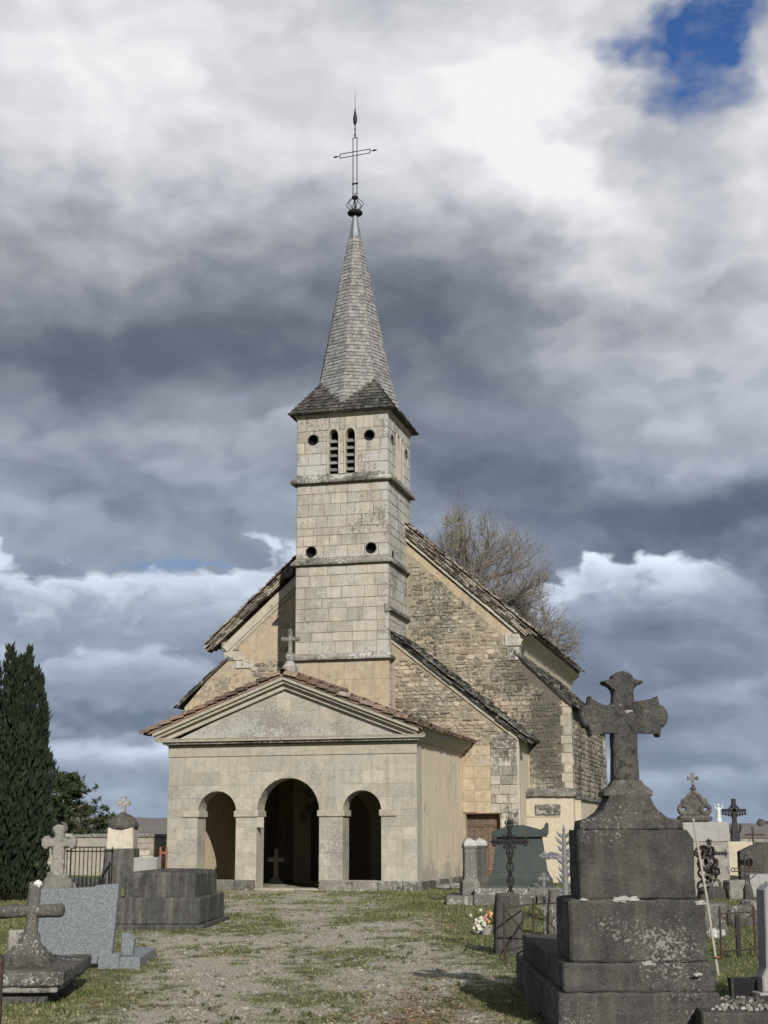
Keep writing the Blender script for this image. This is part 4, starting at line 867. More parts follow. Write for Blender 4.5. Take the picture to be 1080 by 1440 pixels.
def scroll_cross(par, h, aw, mat, zc=.74, w_=.034, r=.007, frill=True):
    """openwork iron cross: twin bars, rings between, pointed trefoil ends, rays at the crossing"""
    zc = h*zc; mb = MB(); mb.tube([(0, 0, 0), (0, 0, h)], r*1.1, 5)
    for e in (-1, 1):
        pts = []; k = 22
        for i in range(k+1): z = h*.97*i/k; pts.append((e*(w_*(.65+.35*math.cos(i*math.pi/2.2))), 0, z))
        mb.tube(pts, r, 5)
    nb = int(h/(w_*2.6))
    for i in range(nb): mb.torus((0, 0, (i+.6)*h/nb), w_*.55, r*.8, 'y', 8, 4)
    mb.build('upright', mat, par)
    mb = MB(); mb.tube([(-aw, 0, zc), (aw, 0, zc)], r, 5)
    for e in (-1, 1): mb.tube([(-aw*.92, 0, zc+e*w_*.6), (aw*.92, 0, zc+e*w_*.6)], r*.9, 5)
    for i in range(-4, 5):
        if i: mb.torus((aw*i/5, 0, zc), w_*.45, r*.8, 'y', 8, 4)
    mb.build('cross_bar', mat, par)
    for ux, uz, cx, cz in ((1, 0, aw, zc), (-1, 0, -aw, zc), (0, 1, 0, h)):
        mb = MB(); mb.tube([(cx, 0, cz), (cx+ux*w_*1.3, 0, cz+uz*w_*1.3)], [r*1.6, r*.4], 5); mb.torus((cx, 0, cz), w_*.5, r, 'y', 8, 4)
        for e in (-1, 1): mb.torus((cx+uz*e*w_*.8-ux*w_*.1, 0, cz+ux*e*w_*.8-uz*w_*.1), w_*.42, r, 'y', 8, 4)
        mb.build('trefoil_end', mat, par)
    if frill:
        for a in range(4):
            an_ = math.pi/4+a*math.pi/2; L = w_*2.9
            mb = MB(); mb.tube([(math.cos(an_)*w_*.7, 0, zc+math.sin(an_)*w_*.7), (math.cos(an_)*L, 0, zc+math.sin(an_)*L)], [r*1.1, r*.5], 5); mb.torus((math.cos(an_)*L*.7, 0, zc+math.sin(an_)*L*.7), w_*.45, r*.8, 'y', 8, 4); mb.build('ray', mat, par)
ip = thing('leaning_stone_post', 'rough dark stone post leaning under the black iron cross', 'post', (*base(713, 18.5).xy, 0), R(10))
MB().taper([(-.08, .17, .11), (.3, .165, .10), (.66, .145, .09), (.69, .12, .07)], ch=.02).build('post_body', 'tomb_dark', ip, rough=(4, .02, 5))
c1 = thing('black_iron_cross', 'black openwork iron cross with ringed bars rising from the leaning stone post', 'iron cross', (*base(718, 18.5).xy, .67), R(-4)); scroll_cross(c1, .88, .20, 'iron', .73, .042, .009)
def fence(par, pts, h, mat, rails=True, braces=True, r=.009):
    for p in pts: MB().tube([(p[0], p[1], -.05), (p[0], p[1], h+.05), (p[0], p[1], h+.09)], [r*1.5, r*1.5, .003], 6).build('fence_post', mat, par)
    for a, b in zip(pts[:-1], pts[1:]):
        for z in (h, .08): MB().tube([(a[0], a[1], z), (b[0], b[1], z)], r, 5).build('rail', mat, par)
        if braces:
            MB().tube([(a[0], a[1]+.006, h), (b[0], b[1]+.006, .08)], r*.8, 5).build('brace', mat, par); MB().tube([(a[0], a[1]-.012, .08), (b[0], b[1]-.012, h)], r*.8, 5).build('brace', mat, par)
            MB().blobby(((a[0]+b[0])/2, (a[1]+b[1])/2, (h+.08)/2), .025, 1, .1).build('boss', mat, par)
f0 = base(708, 17.6); fe = thing('grave_fence', 'rusty iron grave fence with crossed braces between leaning post and tall tomb', 'fence', (f0.x, f0.y, 0), 0)
g = [base(x, d)-f0 for x, d in ((708, 17.6), (749, 18.6), (795, 19.0))]; fence(fe, [(p.x, p.y) for p in g], .56, 'iron_rust')
for x in (765, 780): q = base(x, 18.8)-f0; MB().tube([(q.x, q.y, 0), (q.x, q.y, .54)], .007, 5).build('bar', 'iron_silver', fe)
wcx = thing('small_silver_cross', 'small silver-painted iron cross behind the rusty grave fence', 'iron cross', (*base(765, 26.5).xy, 0), 0)
scroll_cross(wcx, .72, .075, 'iron_silver', .88, .026, .008, False)
MB().torus((-.16, 0, .42), .12, .012, 'y', 10, 5, 0, math.pi).build('scroll', 'iron_silver', wcx)
sc2 = thing('branch_cross', 'silver-painted cast cross shaped like leafy branches beside the tall tomb', 'iron cross', (*base(795, 25).xy, 0), R(6))
mb = MB(); mb.tube([(0, 0, -.05), (0, 0, .5), (0, 0, 1.42)], [.07, .06, .03], 7); up_ = mb.build('stem', 'iron_silver', sc2)
mb = MB(); mb.tube([(-.34, 0, 1.05), (.34, 0, 1.05)], .03, 6); mb.build('cross_bar', 'iron_silver', sc2)
def fr(mb, p, d, L):
    d = Vector(d).normalized(); p = Vector(p); mb.tube([p, p+d*L*.5+Vector((0, -.01, 0)), p+d*L], [.010, .032, .004], 5)
mb = MB()
for i in range(10):
    z = .35+i*.11
    for e in (-1, 1): fr(mb, (e*.02, 0, z+rnd(-.03, .03)), (e*rnd(.7, 1.2), rnd(-.5, .2), 1), rnd(.11, .22))
for i in range(7):
    for e in (-1, 1):
        for k in (-1, 1): fr(mb, (e*(.08+i*.04), 0, 1.05), (e, -.2, k*.8), rnd(.07, .12))
for e in (-1, 1): fr(mb, (e*.34, 0, 1.05), (e, 0, 0), .1)
fr(mb, (0, 0, 1.4), (0, 0, 1), .16); mb.build('leaves', 'iron_silver', sc2)
MB().taper([(-.05, .12, .12), (.16, .12, .12), (.2, .08, .08)], ch=.02).build('foot', 'tomb_pale', sc2, rough=(2, .01, 6))
bq = thing('stone_bollard', 'mossy dark stone stump behind the rusty grave fence', 'stone', (*base(778, 21.5).xy, 0), R(14)); MB().taper([(-.06, .10, .09), (.35, .09, .08), (.62, .06, .06)], ch=.02).build('stump', 'tomb_lichen', bq, rough=(3, .025, 5))
# flowers
fb = thing('flower_bouquet', 'bouquet of white, pink and orange flowers lying on the grass by the fence', 'flowers', (*base(683, 21.9).xy, 0), 0)
mb = MB(); mb.lathe([(.07, -.02), (.09, .1), (.08, .12)], 10); mb.build('pot', 'tomb_pale', fb)
for nm, mt_, n, cx, cz in (('white_flowers', 'petal_white', 46, -.07, .14), ('pink_flowers', 'petal_pink', 14, .03, .25), ('orange_flowers', 'petal_orange', 12, .09, .29), ('yellow_flowers', 'petal_yellow', 14, .13, .20)):
    mb = MB()
    for _ in range(n):
        c = Vector((cx+random.gauss(0, .055), random.gauss(0, .05)-.03, max(.03, cz+random.gauss(0, .06))))
        for k in range(5): a = k*1.257+rnd(0, 1); d = Vector((math.cos(a), -.4, math.sin(a)))*.026; s_ = Vector((-math.sin(a), 0, math.cos(a)))*.012; mb.add([c, c+d*.6+s_, c+d, c+d*.6-s_], [(0, 1, 2, 3)])
    mb.build(nm, mt_, fb, kind='stuff')
mb = MB()
for _ in range(70):
    c = Vector((rnd(-.14, .16), rnd(-.08, .08), rnd(.02, .26))); d = Vector((rnd(-1, 1), rnd(-1, .3), rnd(-.2, 1))).normalized()*.07; s_ = d.orthogonal().normalized()*.014; mb.add([c, c+d*.5+s_, c+d, c+d*.5-s_], [(0, 1, 2, 3)])
mb.build('leaves', 'leaf', fb, kind='stuff')

# right background cluster
tc_ = thing('crested_tomb', 'grey cement tomb with peeled red patch and scrolled stone crest with cross', 'tomb', (*base(989, 35).xy, 0), R(-4)); 
box('block', 'cement', tc_, -.54, .62, -.35, .35, 1.22, 1.66, .015, (3, .008, 5)); box('lower_block', 'tomb_pale', tc_, -.50, .58, -.33, .33, -.08, 1.22, .01, (3, .01, 5))
MB().taper([(1.66, .28, .2), (1.70, .36, .26), (1.76, .40, .28), (1.82, .34, .24)], ch=.02, cx=-.12).build('cornice', 'tomb_lichen', tc_, rough=(3, .01, 6))
mb = MB()
for e in (-1, 1):
    mb.torus((-.12+e*.25, -.05, 1.96), .10, .06, 'y', 12, 7); mb.tube([(-.12+e*.3, -.05, 2.02), (-.12+e*.2, -.05, 2.14), (-.12+e*.12, -.05, 2.28), (-.12+e*.04, -.05, 2.34)], [.07, .06, .05, .04], 7)
    mb.torus((-.12+e*.24, -.05, 2.14), .05, .03, 'y', 10, 6)
mb.build('scrolls', 'tomb_lichen', tc_, smooth=True); MB().prism([(-.36, 1.82), (.12, 1.82), (.05, 2.12), (-.06, 2.30), (-.18, 2.30), (-.29, 2.12)], lambda u, v, d: (u, .08-d, v), 0, .16, .02).build('crest', 'tomb_lichen', tc_, rough=(2, .02, 6))
MB().lathe([(.06, 2.28), (.10, 2.34), (.05, 2.40), (.08, 2.44), (.03, 2.50), (.03, 2.56)], 8, (-.12, 0)).build('knob', 'tomb_dark', tc_); 
MB().prism([(a-.12, b) for a, b in cross_outline(.03, 2.52, 2.68, [(0, .028), (.5, .03), (.75, .055), (1, .045)], .125, .13)], lambda u, v, d: (u, .03-d, v), 0, .06, .006).build('cross', 'tomb_pale', tc_)
wr = thing('wreath_cross', 'dark iron cross hung with bead wreaths in front of the grey cement tomb', 'iron cross', (*base(1000, 33).xy, 0), 0)
scroll_cross(wr, 1.25, .36, 'iron', .78, .05, .012)
for i in range(15):
    cx, cz, r_ = rnd(-.26, .26), rnd(.2, 1.1), rnd(.07, .17); mb = MB(); mb.torus((cx, -.04-i*.012, cz), r_, .028, 'y', 16, 6)
    for k in range(14): a = rnd(0, 6.28); mb.blobby((cx+r_*math.cos(a), -.07-i*.012, cz+r_*math.sin(a)), rnd(.02, .04), k, .4, 5, 4)
    mb.build('wreath', ['iron', 'iron', 'tomb_lichen', 'iron_rust'][i % 4], wr)
MB().taper([(-.05, .3, .2), (.22, .26, .18), (.26, .2, .14)], ch=.03).build('foot', 'tomb_dark', wr, rough=(3, .02, 5))
st = thing('white_statuette', 'small white plaster statuette with raised arms on the grey cement tomb', 'statuette', (*base(1016, 35.0).xy, 1.66), R(10)); 
MB().lathe([(.075, 0), (.08, .05), (.055, .06), (.06, .12), (.045, .24), (.055, .30), (.03, .345), (.018, .36)], 10).build('robe', 'white', st, smooth=True); MB().blobby((0, 0, .395), .035, 1, .05, 8, 7).build('head', 'white', st, smooth=True)
for e in (-1, 1): MB().tube([(e*.035, 0, .31), (e*.085, -.02, .33), (e*.10, -.03, .41)], [.02, .016, .011], 6).build('arm', 'white', st)
cbk = thing('cream_tomb_block', 'cream plastered tomb block carrying a black bracketed cross near the yard wall', 'tomb', (*base(1041, 40).xy, 0), R(-3)); box('block', 'plaster_clean', cbk, -.34, .34, -.3, .3, -.08, 1.19, .015, (3, .008, 5))
bk = thing('black_bracket_cross', 'black cross with toothed arms standing on the cream tomb block', 'cross', (*base(1038, 40).xy, 1.19), 0)
MB().taper([(0, .12, .08), (.25, .10, .07), (.5, .06, .05), (1.13, .055, .05)], ch=.01).build('upright', 'iron', bk); MB().box(-.32, .32, -.05, .05, .78, .86, .01).build('cross_bar', 'iron', bk)
mb = MB()
for i in range(-4, 5):
    if abs(i) > 0: mb.lathe([(.012, .62+.02*abs(i)), (.03, .67+.01*abs(i)), (.035, .72), (.02, .78)], 6, (i*.075, 0))
for e in (-1, 1): mb.tube([(e*.06, 0, .95), (e*.13, 0, .86)], .025, 5); mb.lathe([(.015, .3), (.035, .35), (.03, .42), (.01, .48)], 6, (e*.15, 0)); mb.tube([(e*.1, 0, .2), (e*.15, 0, .32)], .02, 5)
mb.build('teeth', 'iron', bk)
tn = thing('thin_iron_cross', 'thin rusty iron cross standing behind the dark curved tomb', 'iron cross', (*base(1063, 44).xy, 0), 0)
mb = MB(); mb.tube([(0, 0, -.05), (0, 0, 1.6)], .03, 6); mb.build('upright', 'iron_rust', tn); MB().tube([(-.22, 0, 1.37), (.35, 0, 1.37)], .025, 6).build('cross_bar', 'iron_rust', tn)
dk = thing('curved_tomb', 'dark tombstone with curved top beside the cream tomb block', 'headstone', (*base(1075, 38).xy, 0), R(4)); w2 = .62
MB().prism([(-w2, -.08), (w2, -.08), (w2, .95), (.3, 1.12), (0, 1.17), (-.3, 1.10), (-w2, .95)], FY, -.12, .12, .01).build('slab', 'tomb_dark', dk, rough=(3, .01, 5))
pb = thing('pale_box_tomb', 'pale stone box tomb with a dark slot under the curved tombstone', 'tomb', (*base(1078, 34).xy, 0), R(-4)); box('block', 'headstone', pb, -.42, .6, -.2, .5, -.08, .50, .015, (3, .01, 5)); box('slot', 'void', pb, -.06, -.02, -.212, -.19, .16, .34, .002)
sb = thing('brown_stone_block', 'squat brown-grey stone block below the cream tomb', 'stone', (*base(1034, 33).xy, 0), R(10)); box('block', 'tomb_pale', sb, -.21, .21, -.2, .2, -.05, .40, .03, (3, .02, 5))
pk = thing('openwork_rust_cross', 'rusty openwork iron cross on a dark pillar by the pale box tomb', 'iron cross', (*base(1052, 27).xy, 0), R(3)); MB().taper([(-.05, .12, .11), (.15, .09, .08), (.42, .075, .07), (.5, .05, .05)], ch=.02).build('pillar', 'tomb_dark', pk, rough=(3, .012, 6))
mb = MB()
for e in (-1, 1): mb.tube([(e*.05, 0, .45), (e*.03, 0, .6), (e*.04, 0, 1.02)], .012, 5)
mb.tube([(-.04, 0, 1.02), (.04, 0, 1.02)], .012, 5); mb.build('upright', 'iron_rust', pk); mb = MB()
for z in (.74, .79): mb.tube([(-.24, 0, z), (.24, 0, z)], .01, 5)
for e in (-1, 1): mb.torus((e*.26, 0, .765), .035, .01, 'y', 10, 5); mb.tube([(e*.05, 0, .6), (e*.15, 0, .68)], .01, 5)
mb.build('cross_bar', 'iron_rust', pk)
ec = thing('edge_cross', 'grey stone cross with trefoil arms at the end of the yard wall', 'cross', (*base(1094, 36).xy, 0), 0); mb = MB()
MB().prism(cross_outline(.05, -.05, 1.66, [(0, .04), (.5, .04), (.7, .09), (.85, .09), (1, .03)], .40, .3), FY, -.05, .05, .01).build('cross', 'tomb_grey', ec)
for i, (x, d, w_, h, m_) in enumerate(((998, 21.8, .36, .42, 'tomb_lichen'), (1040, 23.5, .42, .30, 'tomb_lichen'), (1070, 25.5, .5, .28, 'tomb_pale'))):
    so = thing('grave_block', ('pale lichened stone block beside the leaning pole', 'low mottled stone kerb behind the crossed iron fence', 'flat worn grave slab below the rusty openwork cross')[i], 'stone', (*base(x, d).xy, 0), R((8, -6, 4)[i])); box('block', m_, so, -w_/2, w_/2, -.2, .5, -.06, h, .04, (4, .03, 5))
for i in range(7):
    p = base(996, 20.9); so = MB().blobby((0, 0, 0), rnd(.05, .10), i, .6, 7, 5).build('loose_stone', 'lichen_white', None, loc=(p.x+rnd(-.22, .22), p.y+rnd(-.1, .2), rnd(.02, .05)))
    so['label'] = 'loose white broken stone lying against the pale lichened block'; so['category'] = 'stone'; so['group'] = 'loose white stones by the lichened block'
f0 = base(1004, 17.2); fe = thing('crossed_fence', 'rusty iron fence with crossed braces right of the leaning pole', 'fence', (f0.x, f0.y, 0), 0)
g = [base(x, d)-f0 for x, d in ((1010, 17.4), (1058, 17.8), (1110, 18.1))]; fence(fe, [(p.x, p.y) for p in g], .50, 'iron_rust')
for x in (1034,): q = base(x, 17.6)-f0; MB().box(q.x-.025, q.x+.025, q.y-.02, q.y+.02, -.03, .48, .005).build('upright', 'iron', fe)

# left graves
gx = thing('slab_grave', 'low lichen-covered grave slab under the round-armed stone cross', 'grave', (-3.28, 13.0, 0), R(4))
box('footing', 'tomb_dark', gx, -.9, .38, .12, 1.75, -.12, .10, .01, rg); box('under_plate', 'tomb_pale', gx, -.95, .47, .04, 1.85, .09, .145, .01, rg); box('slab', 'tomb_lichen', gx, -1.0, .52, 0, 1.95, .145, .26, .015, (5, .012, 5))
xx = thing('round_armed_cross', 'rough stone cross with round arms and white lichen tip on grave slab', 'cross', (*base(46, 13.9).xy, .25), R(3))
MB().taper([(-.02, .20, .17), (.10, .18, .15), (.20, .10, .10), (.27, .075, .075)], ch=.05).build('rock_foot', 'tomb_lichen', xx, rough=(4, .035, 5))
MB().tube([(0, 0, .2), (.01, 0, .45), (.015, 0, .70), (.02, 0, .73)], [.07, .062, .062, .045], 10).build('shaft', 'tomb_lichen', xx, rough=(2, .014, 9), smooth=True); MB().tube([(-.29, 0, .47), (-.27, 0, .47), (.27, 0, .475), (.29, 0, .475)], [.045, .06, .06, .045], 10).build('arms', 'tomb_lichen', xx, rough=(3, .014, 9), smooth=True)
MB().blobby((.045, -.02, .715), .042, 2, .3).build('lichen_tip', 'white', xx)
gh = thing('granite_headstone', 'speckled blue-grey granite headstone with slanting edge between the old crosses', 'headstone', (*base(110, 16.7).xy, 0), R(2))
MB().prism([(-.42, .03), (.40, .03), (.46, .88), (.20, .865), (.18, .845), (-.42, .82)], FY, -.07, .07, .008).build('stele', 'granite', gh); box('foot', 'granite', gh, .27, .5, -.16, .14, -.08, .14, .008); box('ledge', 'granite', gh, .45, .72, -.1, 1.4, -.08, .10, .01)
MB().prism([(.47, .1), (.60, .1), (.62, .28), (.55, .34), (.47, .34)], lambda u, v, d: (u, .3-d, v), 0, .15, .01).build('vase_block', 'granite', gh)
sx_ = thing('budded_stone_cross', 'pale weathered stone cross with budded arms on a rock base', 'cross', (*base(81, 28).xy, 0), R(-4))
MB().taper([(-.05, .40, .3), (.3, .36, .28), (.55, .25, .2), (.72, .16, .14)], ch=.08).build('rock_base', 'tomb_spot', sx_, rough=(4, .06, 3.5))
MB().prism(cross_outline(.10, .65, 1.28, [(0, .085), (.35, .08), (.55, .12), (.8, .12), (1, .06)], .32, .32), FY, -.08, .08, .02).build('cross', 'tomb_pale', sx_, rough=(3, .018, 8))
dt = thing('tiered_tomb', 'dark grey two-tier stone tomb with streaked sides left of the porch', 'tomb', (*base(224, 23.3).xy, 0), R(-3))
box('ground_slab', 'tomb_grey', dt, -.82, .72, -.12, 2.5, -.1, .06, .02, rg)
box('lower_tier', 'tomb_grey', dt, -.74, .64, 0, 2.35, .06, .46, .02, rg); MB().taper([(.46, .56, 1.02), (.80, .55, 1.01), (.835, .53, .99), (.86, .30, .8)], ch=.02, cx=-.02, cy=1.15).build('upper_tier', 'tomb_grey', dt, rough=rg)
bb = thing('brown_marker_block', 'small brown stone block behind the round-armed cross', 'stone', (*base(27, 18.2).xy, 0), R(7)); box('block', 'tomb_pale', bb, -.09, .09, -.07, .07, -.04, .30, .015, (2, .01, 7))
fi = thing('baluster_fence', 'black iron grave fence of upright bars before the yard wall', 'fence', (*base(116, 40).xy, 0), R(-2))
for z in (.12, .98, 1.09): MB().box(-.58, .58, -.015, .015, z, z+.03, .004).build('rail', 'iron', fi)
for i in range(11): MB().tube([(-.56+i*.112, 0, -.03), (-.56+i*.112, 0, 1.1)], .013, 5).build('baluster', 'iron', fi)
for e in (-1, 1): MB().box(e*.57-.03, e*.57+.03, .03, .95, .98, 1.02, .004).build('side_rail', 'iron', fi); MB().tube([(e*.57, .9, -.03), (e*.57, .9, 1.1)], .02, 5).build('post', 'iron', fi)
MB().box(-.4, .4, .2, .9, -.05, .28, .03).build('grave_slab', 'tomb_dark', fi, rough=(2, .02, 5))
ds = thing('domed_stele', 'tapered stone stele with domed lichened cap and small cross', 'stele', (*base(170, 42).xy, 0), R(-4))
MB().taper([(-.08, .50, .42), (.3, .47, .40), (1.05, .40, .34)], ch=.02).build('base', 'tomb_grey', ds, rough=(3, .015, 4)); MB().taper([(1.05, .375, .32), (1.62, .36, .31)], ch=.02).build('block', 'yard_wall', ds, rough=(3, .01, 4))
MB().lathe([(.41, 1.60), (.44, 1.66), (.43, 1.74), (.36, 1.84), (.24, 1.95), (.10, 2.02), (.07, 2.06)], 14).build('domed_cap', 'tomb_lichen', ds, rough=(1, .02, 5)); MB().prism(cross_outline(.055, 2.0, 2.30, [(0, .05), (.5, .05), (.7, .075), (1, .06)], .185, .20), FY, -.05, .05, .01).build('cross', 'tomb_pale', ds)
cbx = thing('cement_headstone', 'plain light cement headstone behind the dark two-tier tomb', 'headstone', (*base(206, 34).xy, 0), R(-8)); box('block', 'cement', cbx, -.29, .25, -.12, .2, -.05, .92, .01)
op = thing('painted_stakes', 'pair of orange-red painted stakes by the church porch corner', 'stake', (*base(228, 40).xy, 0), 0)
for x in (-.07, .09): MB().box(x-.025, x+.025, -.025, .025, -.05, 1.1, .005).build('stake', 'orange_paint', op)
MB().box(-.1, .12, -.03, .03, .92, .98, .005).build('cross_piece', 'orange_paint', op)
fp = thing('iron_gate_post', 'dark iron bar post with a rail at the lower left kerb', 'post', (*base(4, 10.6).xy, 0), R(4)); MB().taper([(-.05, .035, .03), (.5, .03, .025), (.55, .034, .028), (.6, .012, .012)], ch=.008).build('bar', 'iron_rust', fp); MB().box(-.4, .04, -.012, .012, .46, .49, .004).build('rail', 'iron_rust', fp); MB().tube([(-.12, 0, -.03), (-.12, 0, .46)], .012, 5).build('thin_bar', 'iron_rust', fp)
CXA, CYA = Vector((math.cos(YAW), -math.sin(YAW), 0)), Vector((math.sin(YAW), math.cos(YAW), 0))
def on_church(x, y, Yp):                    # pixel -> point on a plane parallel to the facade
    d = ray(x, y); t = (Yp-(CAM-O).dot(CYA))/d.dot(CYA); return CAM+d*t
pcl = on_church(388, 1250, 5.1); pc_ = thing('porch_cross', 'pale stone cross on a stepped foot inside the central porch arch', 'cross', (pcl.x, pcl.y, -.18), -YAW)
MB().taper([(0, .33, .16), (.14, .32, .155), (.16, .26, .13), (.24, .18, .1), (.34, .09, .07)], ch=.015).build('foot', 'moulding', pc_, rough=(2, .008, 6)); MB().taper([(.3, .075, .05), (1.18, .055, .04)], ch=.01).build('shaft', 'moulding', pc_); MB().box(-.26, .26, -.04, .04, .80, .93, .01).build('arms', 'moulding', pc_)

# yard walls
def yard_wall(label, x0, d0, x1, d1, h, group):
    a, b = base(x0, d0), base(x1, d1); L = (b-a).length; an_ = math.atan2(b.y-a.y, b.x-a.x)
    wl = thing('yard_wall', label, 'wall', (a.x, a.y, 0), an_); fn = lambda u, v, d: (u, -d, v)
    MB().box(0, L, 0, .4, -.1, h-.1, .01).build('wall_core', 'yard_wall', wl)
    rubble(wl, 'yard_wall', 0, L, .0, h-.1, lambda u, v: 0 <= u <= L and v < h-.1 and noise.noise(Vector((u*.5, v*.6, h))) > -.05, fn, 0, .14, .22, .25, .6, .03)
    x = 0
    while x < L-.1: e = min(L, x+rnd(.5, .9)); MB().box(x+.01, e-.01, -.07, .47, h-.12, h+rnd(-.02, .02), .02).build('coping_stone', 'tomb_pale', wl); x = e
    return wl
yl = yard_wall('sunlit rubble yard wall between the evergreen and the church porch', -60, 54, 262, 57, 1.47, 'yard walls'); MB().box(6.05, 6.35, -.12, 0, -.05, 1.38, .02).build('pier', 'tomb_pale', yl)
yr = yard_wall('cream yard wall behind the crosses beyond the tall tomb', 880, 47, 1160, 47, 1.24, 'yard walls')

# ------------------------------------------------------------------ trees
def bare_tree(name, label, px, py, depth, rx, rz, seed, mist=False, trunk=.26, nl=13):
    """trunk, limbs, then three orders of thinner branches reaching out to the crown's surface"""
    rs_ = random.Random(seed); p = base(px, depth); o = thing(name, label, 'tree', (p.x, p.y, 0)); tk, crown, tw_ = MB(), MB(), MB()
    zc = at(px, py, depth).z; C0 = Vector((0, 0, zc)); z0 = zc-rz*1.15
    tk.tube([(0, 0, -.1), (.06, 0, z0*.5), (-.05, 0, z0), (.1, .1, zc), (.05, 0, zc+rz*.5)], [trunk*1.15, trunk, trunk*.85, trunk*.5, .03], 8)
    def br(a, d, L, r0, r1, mb, n=4, k=.10, sides=4, up=.08):
        pts = [a]; q = a; d = d.normalized()
        for i in range(n):
            d = (d+Vector((rs_.gauss(0, k), rs_.gauss(0, k), rs_.gauss(up, k)))).normalized(); q = q+d*(L/n); pts.append(q)
        mb.tube(pts, [r0+(r1-r0)*i/n for i in range(n+1)], sides, None, False); return pts, d
    def along(pts, t): i = min(len(pts)-2, int(t*(len(pts)-1))); return pts[i].lerp(pts[i+1], t*(len(pts)-1)-i)
    for a in range(nl):
        ph = 6.283*a/nl*2.4+rs_.uniform(-.3, .3); el = math.asin(rs_.uniform(-.1, 1.0)); st = Vector((0, 0, z0+(zc+rz*.1-z0)*rs_.random()))
        tg = C0+Vector((math.cos(ph)*math.cos(el)*rx, math.sin(ph)*math.cos(el)*rx, math.sin(el)*rz-.25*rz))*.80; dv = tg-st
        P1, d1 = br(st, dv+Vector((0, 0, -.1*dv.length)), dv.length, trunk*.62, .030, crown, 7, .09, 6, .05)
        for b in range(12):
            t = .38+.62*(b+rs_.random())/12; s1 = along(P1, t); outw = (s1-C0); outw = Vector((outw.x/rx, outw.y/rx, outw.z/rz+.25)); dd = outw.normalized()*.75+Vector((rs_.gauss(0, .6), rs_.gauss(0, .6), rs_.gauss(.15, .45)))
            rem = max(.25, 1.02-outw.length); L = min(rx*.62, rx*rem*rs_.uniform(.6, 1.0)+.2)
            P2, d2 = br(s1, dd, L, .030*(1.2-.6*t), .009, crown, 5, .13, 4)
            for c in range(6):
                s2 = along(P2, .2+.8*(c+rs_.random())/6); P3, d3 = br(s2, d2*.7+Vector((rs_.gauss(0, .7), rs_.gauss(0, .7), rs_.gauss(.1, .6))), rx*rs_.uniform(.10, .26), .009, .004, tw_, 3, .13, 3)
                for e in range(4): br(along(P3, .15+.85*rs_.random()), d3*.6+Vector((rs_.gauss(0, .7), rs_.gauss(0, .7), rs_.gauss(.1, .6))), rx*rs_.uniform(.06, .14), .005, .0025, tw_, 2, .12, 3)
    tk.build('trunk', 'bark', o); crown.build('limbs', 'bark', o); tw_.build('twigs', 'twig', o, kind='stuff')
    if mist:
        mb = MB(); c0 = C0+Vector((-.1*rx, -.4*rx, rz*.56))
        for _ in range(420):
            d = Vector((rs_.gauss(0, .8), rs_.gauss(0, .8), rs_.gauss(0, 1.3))); c = c0+d*.26; d.normalize(); s_ = d.orthogonal().normalized()*.02; mb.add([c, c+d*.09+s_, c+d*.2, c+d*.09-s_], [(0, 1, 2, 3)])
        mb.build('mistletoe', 'mistletoe', o, kind='stuff')
    return o
bare_tree('bare_tree', 'large leafless tree with dense rounded crown rising behind the nave roof', 657, 822, 66, 4.5, 4.1, 11, True, .26, 32)
bare_tree('bare_tree', 'smaller leafless tree showing past the nave eaves', 762, 900, 68, 2.3, 2.5, 23, False, .2, 15)
def cypress():
    p = base(4, 34); o = thing('cypress', 'dark columnar evergreen with several pointed spires left of the church', 'tree', (p.x, p.y, 0)); s = 1/ppm(Vector((p.x, p.y, 1)))
    MB().tube([(0, 0, -.1), (0, 0, 3.2)], [.16, .05], 8).build('trunk', 'bark', o); rs_ = random.Random(4); mb = MB()
    stems = [(.27, .1, 5.5, .5), (.6, -.2, 4.7, .55), (.0, .2, 5.3, .6), (.9, .1, 3.9, .5), (-1.5, .1, 5.3, .5), (-1.0, -.1, 5.6, .5), (-.55, .1, 5.7, .5), (-.05, 0, 5.74, .46), (.18, -.3, 5.42, .42), (.48, 0, 5.66, .46), (.68, .1, 5.2, .42), (.84, 0, 5.0, .42), (.95, .05, 4.3, .40), (.3, -.45, 4.4, .5), (-.3, -.5, 4.6, .55), (.72, -.35, 3.7, .48), (-.9, -.5, 4.2, .55), (1.06, -.05, 3.2, .38), (1.1, -.1, 2.2, .42), (.75, -.5, 2.2, .5), (.1, -.65, 2.6, .6), (-.7, -.7, 2.8, .6)]
    for sx0, sy0, h, r0 in stems:
        sx0 = sx0*.84-.06; r0 *= .92
        n = int(1050*h/5*r0/.45)
        for _ in range(n):
            t = rs_.random()**.85; z = .1+t*(h-.15); r = r0*1.22*min(1, (1-t)*2.4+.03)*(.78+.22*math.sin(z*5+sx0*9)); a = rs_.uniform(0, 6.283); q = r*math.sqrt(rs_.uniform(.35, 1.0))
            c = Vector((sx0*(.72+.28*t)+q*math.cos(a), sy0+q*math.sin(a), z)); d = Vector((math.cos(a)*.35+rs_.gauss(0, .18), math.sin(a)*.35+rs_.gauss(0, .18), 1)).normalized(); L = rs_.uniform(.12, .26); s_ = d.cross(Vector((rs_.gauss(0, 1), rs_.gauss(0, 1), 0))).normalized()*rs_.uniform(.02, .042)
            mb.add([c, c+d*L*.45+s_, c+d*L, c+d*L*.45-s_], [(0, 1, 2, 3)], rs_.random())
            if rs_.random() < .5: s2 = s_.cross(d).normalized()*.03; mb.add([c, c+d*L*.4+s2, c+d*L*.9, c+d*L*.4-s2], [(0, 1, 2, 3)], rs_.random())
    mb.build('crown', 'cypress_leaf', o, kind='stuff')
cypress()
